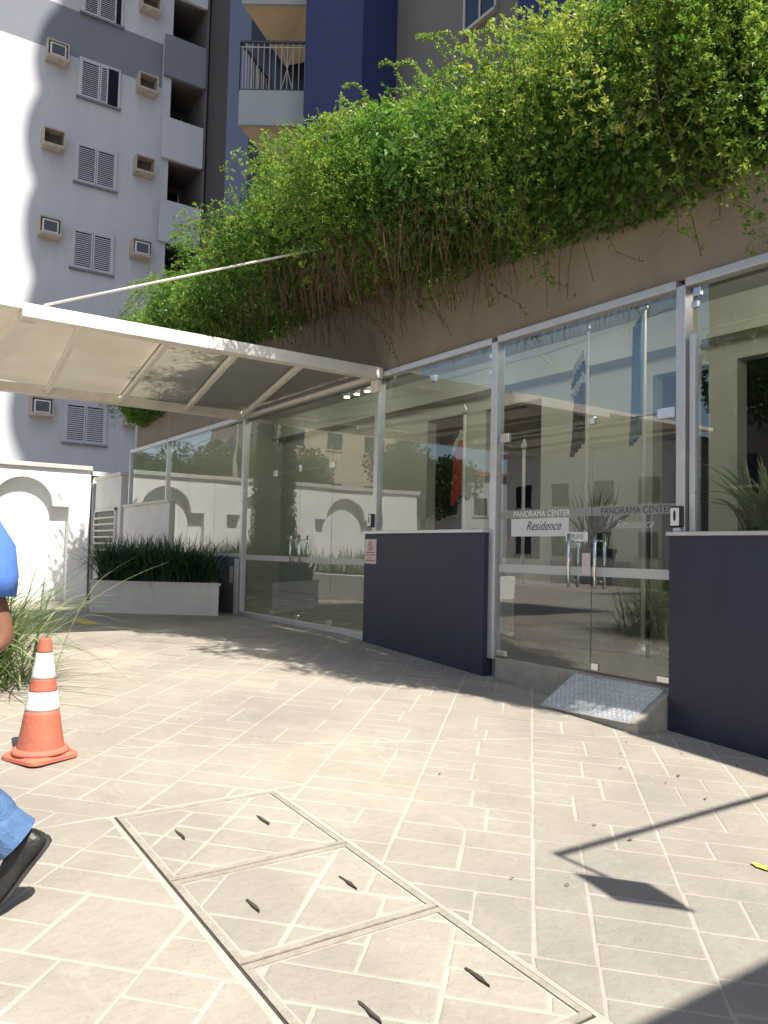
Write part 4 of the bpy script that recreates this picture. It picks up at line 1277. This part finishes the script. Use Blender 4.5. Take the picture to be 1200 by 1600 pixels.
# ------------------------------------------------------------------ hanging vine
vine = thing('hanging_vine', (8, 0.3, 4.4), 'thick green vine spilling over the beige wall above the glass front', 'vine')
XT = np.array([1.0, 2.5, 4.0, 5.0, 6.5, 7.5, 8.8, 10.4, 11.5, 13.0, 14.5, 16.0, 17.2]); 
ZTv = np.array([5.3, 5.45, 5.2, 5.1, 5.42, 5.42, 5.08, 5.02, 5.18, 5.4, 5.55, 5.55, 5.2])
XBo = np.array([1.0, 2.6, 3.0, 3.5, 4.2, 5.2, 6.4, 7.5, 8.7, 10.3, 11.6, 13, 14.4, 16.2, 17.2])
ZB = np.array([3.9, 3.45, 3.42, 3.34, 3.36, 3.46, 3.58, 3.7, 3.78, 3.8, 3.9, 3.6, 3.4, 3.2, 3.6])
XF = np.array([1.0, 2.0, 2.8, 4.0, 6.0, 8, 11, 14, 16, 17.2]); YF = np.array([.12, .45, 1.1, 1.52, 1.78, 1.82, 1.65, 1.25, .85, .4])
rv = np.random.default_rng(21)
LP, LD, LN, LL, LW, LT = [], [], [], [], [], []
stems = MB()
NS = 1350
NC = 150
cl_x = np.sort(np.concatenate([rv.uniform(1.3, 9.0, NC//2), rv.uniform(1.3, 16.8, NC-NC//2)]))
cl_y = rv.uniform(.62, 1.12, NC); cl_t = rv.normal(size=NC)*.13; cl_b = rv.normal(size=NC)*.20; cl_c = rv.normal(size=NC)*.10; cl_l = rv.uniform(.75, 1.1, NC)
for s_i in range(NS):
    ci = int(rv.integers(0, NC))
    x0 = float(np.clip(cl_x[ci]+rv.normal()*.11, 1.25, 16.9))
    T_ = np.interp(x0, XT, ZTv) + cl_t[ci]
    B_z = np.interp(x0, XBo, ZB) + cl_b[ci]
    yf_ = np.interp(x0, XF, YF)*cl_y[ci]*(0.8+0.35*noise1(x0, 15, 1.3))
    depth = 1-rv.random()**2.0*0.85
    yo = max(.06, yf_*depth)
    zs = T_ - (1-depth)*0.25 - rv.random()*0.18
    hgt = (zs-B_z)
    cut = rv.random()
    length = cl_l[ci]*(hgt*(0.35+0.75*cut) if rv.random() < 0.7 else hgt*rv.uniform(0.95, 1.12))
    hump = min(hgt*0.45, 0.5+yo*0.7)
    n = max(14, int(length/0.021))
    t = np.linspace(0, 1, n)
    arc_n = t*length
    # out over the edge, then down
    ph = np.clip(arc_n/(hump*1.3), 0, 1)*math.pi/2
    y = -0.35 + (yo+0.35)*np.sin(ph)
    z = zs - hump*(1-np.cos(ph)) - np.clip(arc_n-hump*1.3, 0, None)
    tuck = np.clip((zs-z)/max(hgt, .5)-0.5, 0, None)*2
    y = y - tuck**1.6*yo*rv.uniform(.25, .75)
    y = np.maximum(y, 0.03 + 0.0*z) * 1.0 if True else y
    y = np.where(z > 4.45, np.maximum(y, -0.3), np.maximum(y, 0.04))
    wob = rv.uniform(0, 6.28); amp = rv.uniform(.02, .09)
    x = x0 + amp*np.sin(t*rv.uniform(3, 9)+wob) + (t-.5)*rv.normal()*0.18
    y = y + 0.03*np.sin(t*rv.uniform(8, 20)+wob)
    P = np.stack([x, y, z], 1)
    if s_i % 14 == 0:
        step = max(1, n//10)
        stems.tube([tuple(q) for q in P[::step]], 0.0035, 4, caps=False)
    D_ = np.gradient(P, axis=0); D_ /= np.linalg.norm(D_, axis=1, keepdims=True)+1e-9
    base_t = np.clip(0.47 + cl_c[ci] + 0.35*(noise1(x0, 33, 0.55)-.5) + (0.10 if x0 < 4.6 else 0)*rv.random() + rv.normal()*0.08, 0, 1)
    # short side shoots carry the leaves
    for j in range(2, n-1, 3):
        m_ = int(rv.integers(10, 17)); ln = rv.uniform(.07, .20)*(1.0 if t[j] < .8 else .6)
        sd_ = rv.normal(size=3)*.75; sd_[1] = abs(sd_[1])*.8+.35; sd_[2] += .25
        sd_ /= np.linalg.norm(sd_)
        q = np.linspace(.1, 1, m_)[:, None]
        Pq = P[j]+sd_*ln*q + np.array([0, 0, -1])*(q**2)*ln*rv.uniform(.1, .7)
        rnd_d = rv.normal(size=(m_, 3))
        LP.append(Pq+rv.normal(size=(m_, 3))*.006); LD.append(sd_*.7+rnd_d*.75)
        Ln = rv.normal(size=(m_, 3))*.55; Ln[:, 1] += .45; Ln[:, 2] += .9; LN.append(Ln)
        sz = rv.uniform(.022, .044, m_)
        LL.append(sz); LW.append(sz*rv.uniform(.38, .58, m_)); LT.append(np.clip(base_t+rv.normal()*.09+rv.normal(size=m_)*.06, 0, 1))
# inner fill so the wall and sky do not show through the mass
nf = 70000
fx = rv.uniform(1.3, 16.9, nf)
fT = np.interp(fx, XT, ZTv)-0.12 + (noise1(fx, 4, 1.7)-.5)*0.5; fB = np.interp(fx, XBo, ZB)+0.22
u_ = rv.random(nf); fz = fB+(fT-fB)*u_
fy = np.interp(fx, XF, YF)*(0.72+0.5*noise1(fx, 15, 1.1))*np.sqrt(np.clip(1-(2*np.abs(u_-.5))**2.4, 0, 1))*rv.uniform(.15, .82, nf)
fy = np.where(fz > 4.45, fy-0.25*rv.random(nf), np.maximum(fy, 0.04))
LP.append(np.stack([fx, fy, fz], 1)); LD.append(rv.normal(size=(nf, 3))+np.array([0, .4, -.3])); LN.append(rv.normal(size=(nf, 3))+np.array([0, .8, .6]))
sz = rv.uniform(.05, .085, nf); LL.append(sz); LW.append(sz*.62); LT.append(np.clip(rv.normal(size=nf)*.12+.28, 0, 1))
# long whips that stand out from the top of the mass
for (wx, wz, dx_, dz_) in ((14.6, 6.2, 1.6, .1), (15.6, 6.2, 1.2, -.2), (16.3, 5.9, 1.0, -.3), (12.0, 5.55, 1.1, .35), (9.3, 5.45, 1.0, .25), (8.6, 5.5, .9, .35), (7.0, 5.75, .5, .55), (6.3, 5.7, .3, .6), (6.6, 5.7, .9, .25), (5.4, 5.5, .5, .65), (4.9, 5.4, -.6, .5), (10.6, 5.4, .8, .4), (13.4, 5.7, .8, .35)):
    for rep in range(3):
        n = 60; t = np.linspace(0, 1, n)
        ddx = dx_*rv.uniform(.7, 1.1); ddz = dz_+rv.uniform(-.12, .12)
        P = np.stack([wx+ddx*t+rv.uniform(-.2, .2), .25+.35*t+rv.uniform(-.1, .2), wz-.2+ddz*t*1.4-.35*t**2.2+.04*np.sin(t*9+rep)], 1)
        stems.tube([tuple(q) for q in P[::6]], 0.003, 4, caps=False)
        D_ = np.gradient(P, axis=0); D_ /= np.linalg.norm(D_, axis=1, keepdims=True)
        for sd in (-1, 1, 1):
            LP.append(P+rv.normal(size=P.shape)*.008); LD.append(D_*.5+rv.normal(size=P.shape)*.7); LN.append(rv.normal(size=P.shape)*.5+np.array([0, .4, .9]))
            sz = rv.uniform(.02, .042, n); LL.append(sz); LW.append(sz*.6); LT.append(np.clip(.62+rv.normal(size=n)*.15, 0, 1))
# a few thin trailers below the mass
for (wx, z0_, ln) in ((6.95, 3.6, .62), (7.35, 3.7, .55), (7.15, 3.7, .45), (8.9, 3.7, .5), (5.1, 3.45, .35), (3.9, 3.45, .22), (3.35, 3.5, .3), (2.95, 3.6, .28), (6.1, 3.5, .35), (10.0, 3.75, .35), (4.55, 3.4, .25)):
    n = int(ln/.03); t = np.linspace(0, 1, n)
    P = np.stack([wx+.06*np.sin(t*7+wx), .12+0*t+.3*np.interp(wx, XF, YF)*(1-t), z0_-ln*t], 1)
    stems.tube([tuple(q) for q in P[::2]], .002, 4, caps=False)
    for rep in range(2):
        LP.append(P+rv.normal(size=P.shape)*.008); LD.append(rv.normal(size=P.shape)+np.array([0, .3, -.6])); LN.append(rv.normal(size=P.shape)+np.array([0, 1, .4]))
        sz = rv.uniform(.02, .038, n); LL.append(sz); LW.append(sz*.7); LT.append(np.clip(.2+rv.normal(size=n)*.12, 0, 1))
V, F, T = leaf_quads(np.concatenate(LP), np.concatenate(LD), np.concatenate(LN), np.concatenate(LL), np.concatenate(LW), np.concatenate(LT))
tag(mesh_np('foliage', V, F, T, 'vine', vine), 'small green leaves of the hanging vine', None, kind='stuff')
tag(stems.build('stems', 'wood_twig', vine), None, None, kind='stuff')
dry = MB()
for k in range(900):
    x = rv.normal()*1.3+7.0
    if not 4.4 < x < 11: continue
    z = np.interp(x, XBo, ZB)+rv.uniform(-.12, .45); y = rv.uniform(.08, .8)*np.interp(x, XF, YF)
    L_ = rv.uniform(.2, .6)
    a, b = rv.normal()*.12, rv.normal()*.08
    dry.tube([(x, y, z+.25), (x+a*.5, y+b*.5, z+.25-L_*.5), (x+a, max(.03, y+b-.05), z+.25-L_)], .0028, 4, caps=False)
tag(dry.build('dry_stems', 'dry', vine), 'bare brown stems under the vine', None, kind='stuff')

# ------------------------------------------------------------------ lobby furniture seen through the glass
def rail_thing(pts, lab, rad_=.02):
    t = thing('handrail', pts[0], lab, 'handrail')
    mb = MB(); mb.tube(pts, rad_, 10); mb.build('bar', 'rail', t, smooth=True)
    return t
t = rail_thing([(8.6, -1.0, 0.72), (7.1, -1.0, 1.22), (7.0, -1.0, 1.24), (6.93, -1.0, 1.18)], 'sloping dark handrail inside the glass above the navy wall')
for x, z in ((8.3, .8), (7.2, 1.17)):
    mb = MB(); mb.tube([(x, -1.0, 0.002), (x, -1.0, z)], .016, 8); mb.build('baluster', 'rail', t, smooth=True)
t = rail_thing([(5.6, -1.3, 1.05), (5.0, -1.3, 1.42), (4.9, -1.3, 1.44), (4.82, -1.3, 1.36), (4.82, -1.3, 0.002)], 'curved dark handrail inside the lettered door')
def pot_plant(x, y, z, h, n, wd, lab, m_, sp):
    t = thing('potted_plant', (x, y, z), lab, 'plant')
    mb = MB(); mb.lathe((x, y, z), [(.16, 0), (.19, .02), (.23, .36), (.25, .38), (.25, .42), (.21, .42), (.21, .38)], 20); mb.build('pot', 'pot', t, smooth=True)
    r_ = np.random.default_rng(int(x*100))
    V, F, T = blades(n, lambda i: (x+r_.normal()*.06, y+r_.normal()*.06, z+.38), sp, h, wd, lambda q: q.random(), r_, .5, 7)
    mesh_np('leaves', V, F, T, m_, t)
pot_plant(5.75, -1.6, 0.62, .75, 60, .03, 'dark strappy potted plant inside the lettered door', 'grass', .6)
pot_plant(3.12, -0.42, 0.74, .66, 110, .030, 'bright arching potted plant inside the right-hand glass', 'grass_pale', .95)
MB().bbox(5.2, 6.6, -2.0, -1.25, 0.002, 0.618, .01).build('plant_plinth', 'plinth', ent)
MB().bbox(1.8, 3.45, -0.80, -0.12, 0.002, 0.738, .01).build('plant_plinth', 'plinth', ent)
sp = thing('ceiling_spotlight', (10.6, -1.6, 3.6), 'triple ceiling spotlight lit inside the far glass door', 'lamp')
MB().bbox(10.2, 11.0, -1.63, -1.57, 3.60, 3.64, .005).build('bar', 'white_plastic', sp)
em = bpy.data.materials.new('lamp_glow'); em.use_nodes = True
eb = em.node_tree.nodes['Principled BSDF']; eb.inputs['Emission Color'].default_value = (1, .95, .85, 1); eb.inputs['Emission Strength'].default_value = 12
M['lamp'] = em
for x in (10.3, 10.6, 10.9):
    mb = MB(); mb.lathe((x, -1.6, 3.47), [(.05, 0), (.06, .02), (.05, .09), (.02, .128)], 14); h_ = mb.build('lamp_head', 'white_plastic', sp, smooth=True)
    mb = MB(); mb.lathe((x, -1.6, 3.455), [(.043, 0), (.043, .013)], 14); mb.build('bulb', 'lamp', h_)

for k, lx in enumerate((2.2, 4.6, 7.0, 9.2, 12.2, 15.0)):  # ceiling lamps added to brighten the otherwise dark lobby
    t = thing('fill_lamp', (lx, -1.9, 3.99), ['added round fill lamp of the lobby at its right end', 'added round fill lamp over the lettered door', 'added round fill lamp over the lobby handrail', 'added round fill lamp behind the canopy door', 'added round fill lamp behind the planter', 'added round fill lamp at the far end of the lobby'][k], 'lamp', 'added fill lamps in the lobby')
    mb = MB(); mb.lathe((lx, -1.9, 3.93), [(.10, 0), (.12, .01), (.12, .068)], 20); mb.build('housing', 'white_plastic', t, smooth=True)
    mb = MB(); mb.lathe((lx, -1.9, 3.915), [(.09, 0), (.09, .013)], 20); mb.build('diffuser', 'lamp', t)
    ld = bpy.data.lights.new('fill_light', 'POINT'); ld.energy = 11; ld.color = (1, .95, .84); ld.shadow_soft_size = .12
    lo_ = bpy.data.objects.new('fill_light', ld); lo_.location = (0, 0, -.22); lo_.parent = t; col.objects.link(lo_)

# ------------------------------------------------------------------ flags, street things that show in the glass
def flagpole(x, y, h, lab, pieces):
    t = thing('flagpole', (x, y, 0.002), lab, 'flagpole', 'flagpoles standing in the lobby')
    mb = MB(); mb.lathe((x, y, .002), [(.17, 0), (.17, .03), (.06, .06), (.04, .10)], 20); mb.build('foot', 'alu', t, smooth=True)
    mb = MB(); mb.tube([(x, y, .05), (x, y, h)], [.024, .018], 12); mb.build('pole', 'white_metal', t, smooth=True)
    mb = MB(); mb.lathe((x, y, h), [(.02, 0), (.04, .03), (.03, .07), (.005, .12)], 12); mb.build('finial', 'alu', t, smooth=True)
    for (z0, z1, w_, m_) in pieces:
        fl = MB(); n = 14; rows = []
        for k in range(5):
            z = z0+(z1-z0)*k/4
            row = [(x+.03+w_*j/n*(.6+.4*k/4), y+.05*math.sin(j*1.7+k*.4), z-(j/n)*w_*0.8) for j in range(n+1)]
            rows.append(row)
        vs_ = [q for r_ in rows for q in r_] + [(q[0], q[1]+.004, q[2]) for r_ in rows for q in r_]
        N = n+1; o_ = 5*N; fs_ = []
        for k in range(4):
            for j in range(n):
                fs_ += [(k*N+j, k*N+j+1, (k+1)*N+j+1, (k+1)*N+j), (o_+k*N+j, o_+(k+1)*N+j, o_+(k+1)*N+j+1, o_+k*N+j+1)]
        fl.add(vs_, fs_); fl.build('flag', m_, t, smooth=True)
flagpole(5.77, -1.5, 3.4, 'white pole with black and white striped flag behind the lettered door', [(3.2, 3.08, .2, 'flag_white'), (3.08, 2.96, .2, 'flag_dark'), (2.96, 2.84, .2, 'flag_white'), (2.84, 2.2, .2, 'flag_dark')])
flagpole(5.03, -1.5, 3.45, 'white pole with drooping light blue flag behind the lettered door', [(3.4, 2.2, .14, 'flag_blue')])
flagpole(6.72, -1.5, 2.2, 'short bare white pole behind the lettered door', [])
flagpole(7.75, -1.45, 2.75, 'white pole with red, white and black flag behind the glass above the navy wall', [(2.70, 2.55, .22, 'flag_dark'), (2.55, 2.42, .22, 'flag_white'), (2.42, 1.75, .22, 'flag_red')])

def leaf_cloud(name, parent, m_, centres_, n, size, seed):
    r_ = np.random.default_rng(seed)
    c = np.array([q[:3] for q in centres_]); rr_ = np.array([q[3:] for q in centres_])
    i = r_.integers(0, len(c), n)
    d = r_.normal(size=(n, 3)); d /= np.linalg.norm(d, axis=1, keepdims=True)
    P = c[i]+d*rr_[i]*(r_.random(n)**.45)[:, None]
    sz = size*r_.uniform(.7, 1.3, n)
    V, F, T = leaf_quads(P, d+r_.normal(size=(n, 3))*.6, r_.normal(size=(n, 3))+np.array([0, 0, .8]), sz, sz*.6, np.clip(r_.random(n), 0, 1))
    return tag(mesh_np(name, V, F, T, m_, parent), None, None, kind='stuff')
def cypress(x, y, h, lab):
    z = ground_z(x)
    t = thing('cypress_tree', (x, y, z), lab, 'tree', 'slim cypress trees before the boundary wall')
    mb = MB(); mb.tube([(x, y, z), (x, y, z+h*.5), (x, y, z+h*.95)], [.07, .05, .01], 8); mb.build('trunk', 'trunk', t, smooth=True)
    cs = [(x, y, z+.5+k*(h-.6)/14, .42-.018*k, .42-.018*k, .35) for k in range(15)]
    leaf_cloud('crown', t, 'cypress', cs, 14000, .06, int(x*7))
cypress(17.0, 3.15, 4.6, 'slim dark cypress standing nearest the glass front')
cypress(18.3, 4.35, 4.9, 'slim dark cypress beyond the first one')
def tree(x, y, h, r0, seed, lab):
    z = ground_z(x); rr_ = random.Random(seed)
    t = thing('street_tree', (x, y, z), lab, 'tree', 'street trees across the road')
    mb = MB(); mb.tube([(x, y, z), (x+.1, y, z+h*.3), (x+.05, y+.1, z+h*.55)], [.2, .15, .1], 10)
    cs = []
    for k in range(9):
        a = 2*math.pi*k/9+rr_.random(); ln = r0*rr_.uniform(.4, .9)
        e_ = (x+ln*math.cos(a), y+ln*math.sin(a), z+h*rr_.uniform(.6, .9))
        mb.tube([(x+.05, y+.1, z+h*.45), ((x+e_[0])/2, (y+e_[1])/2, z+h*.6), e_], [.08, .05, .02], 7)
        cs.append((e_[0], e_[1], e_[2], r0*rr_.uniform(.35, .5), r0*rr_.uniform(.35, .5), r0*rr_.uniform(.28, .42)))
    mb.build('trunk', 'trunk', t, smooth=True)
    leaf_cloud('crown', t, 'tree', cs, 9000, .17, seed)
tree(46, 14, 8.0, 3.2, 41, 'broad street tree farthest along the road')
tree(38, 15, 7.0, 2.8, 42, 'rounded street tree before the striped building')
tree(43, 9.0, 7.0, 2.6, 46, 'street tree just past the pale apartment block')
tree(29, 17, 6.5, 2.4, 43, 'small street tree by the utility pole')
tree(11, 17, 8.5, 3.0, 44, 'tall street tree before the dark grey building')
tree(5.5, 16, 8.0, 2.9, 45, 'tall street tree nearest the viewer')
def block(x0, x1, y0, y1, h, wall, lab, roof='roof_red', nz=3):
    t = thing('street_building', ((x0+x1)/2, (y0+y1)/2, -.36), lab, 'building', 'buildings across the road')
    MB().box(x0, x1, y0, y1, -.5, h).build('wall', wall, t)
    MB().bbox(x0-.3, x1+.3, y0-.3, y1+.3, h+.003, h+.25, .02).build('roof', roof, t)
    for k in range(nz):
        z = 1.0+(h-1.2)/nz*k
        n = int((x1-x0)/2.6)
        for j in range(n):
            xc = x0+(j+.5)*(x1-x0)/n
            wn = MB().box(xc-.6, xc+.6, y0-.02, y0-.003, z, z+1.2).build('window', 'darkglass', t)
            MB().bbox(xc-.7, xc+.7, y0-.10, y0-.022, z-.1, z-.004, .01).build('sill', 'capstone', wn)
        n = int((y1-y0)/2.6)
        for j in range(n):
            yc = y0+(j+.5)*(y1-y0)/n
            wn = MB().box(x0-.02, x0-.003, yc-.6, yc+.6, z, z+1.2).build('window', 'darkglass', t)
            MB().bbox(x0-.10, x0-.022, yc-.7, yc+.7, z-.1, z-.004, .01).build('sill', 'capstone', wn)
block(22, 33, 26, 34, 6.4, 'wallwhite', 'white two-storey building across the road', 'capstone', 2)
block(38, 46, 27, 36, 6.0, 'nb_white', 'pale low building with red roof across the road', 'roof_red', 2)
block(48, 60, 19, 31, 19, 'ledge', 'brown multi-storey building farthest along the road', 'roof_red', 5)
block(1, 19, 24, 34, 13, 'tower_grey', 'dark grey multi-storey building straight across the road', 'capstone', 4)
up_ = thing('utility_pole', (38, 11.6, -.36), 'concrete utility pole with crossarms by the road', 'utility pole')
mb = MB(); mb.tube([(38, 11.6, -.4), (38, 11.6, 10)], [.16, .11], 12); mb.build('pole', 'pole', up_, smooth=True)
for z in (9.4, 8.3, 7.4):
    MB().bbox(36.9, 39.1, 11.40, 11.48, z, z+.1, .01).build('crossarm', 'trunk', up_)
for k, (yy, zz) in enumerate(((11.45, 9.55), (11.35, 8.45), (11.55, 7.55))):
    mb = MB(); mb.tube([(6+q*10, yy, zz-.8*math.sin(math.pi*((q*10) % 28)/28)) for q in range(0, 9)], .012, 5)
    tag(mb.build('power_cable', 'wire'), ['topmost power cable of the street line', 'middle power cable of the street line', 'lowest power cable of the street line'][k], 'cable', 'power cables along the road')
# thin cables in front of the pale block
for k, (z0, z1) in enumerate(((6.55, 6.2), (6.0, 5.7))):
    mb = MB(); mb.tube([(22.5+.2*k, 9-q*.9, z0+(z1-z0)*q/12-.15*math.sin(math.pi*q/12)) for q in range(13)], .012, 5)
    tag(mb.build('wall_cable', 'wire'), ['upper thin dark cable crossing before the pale block', 'lower thin dark cable crossing before the pale block'][k], 'cable')

# fallen leaves
for k in range(16):
    x, y = (rnd.uniform(2.2, 3.5), rnd.uniform(.35, 1.2)) if k < 9 else (rnd.uniform(1.9, 5.5), rnd.uniform(1.0, 3.6))
    a = rnd.uniform(0, 6.28); s_ = rnd.uniform(.012, .022)
    z = ground_z(x)+.0085
    mb = MB(); c, n_ = math.cos(a), math.sin(a)
    mb.add([(x-c*s_, y-n_*s_, z), (x+n_*s_*.4, y-c*s_*.4, z+.004), (x+c*s_, y+n_*s_, z+.002), (x-n_*s_*.4, y+c*s_*.4, z+.004)], [(0, 1, 2, 3)])
    tag(mb.build('fallen_leaf', 'dry'), 'tiny dry leaf lying on the sunlit paving', 'leaf', 'dry leaves scattered on the paving')
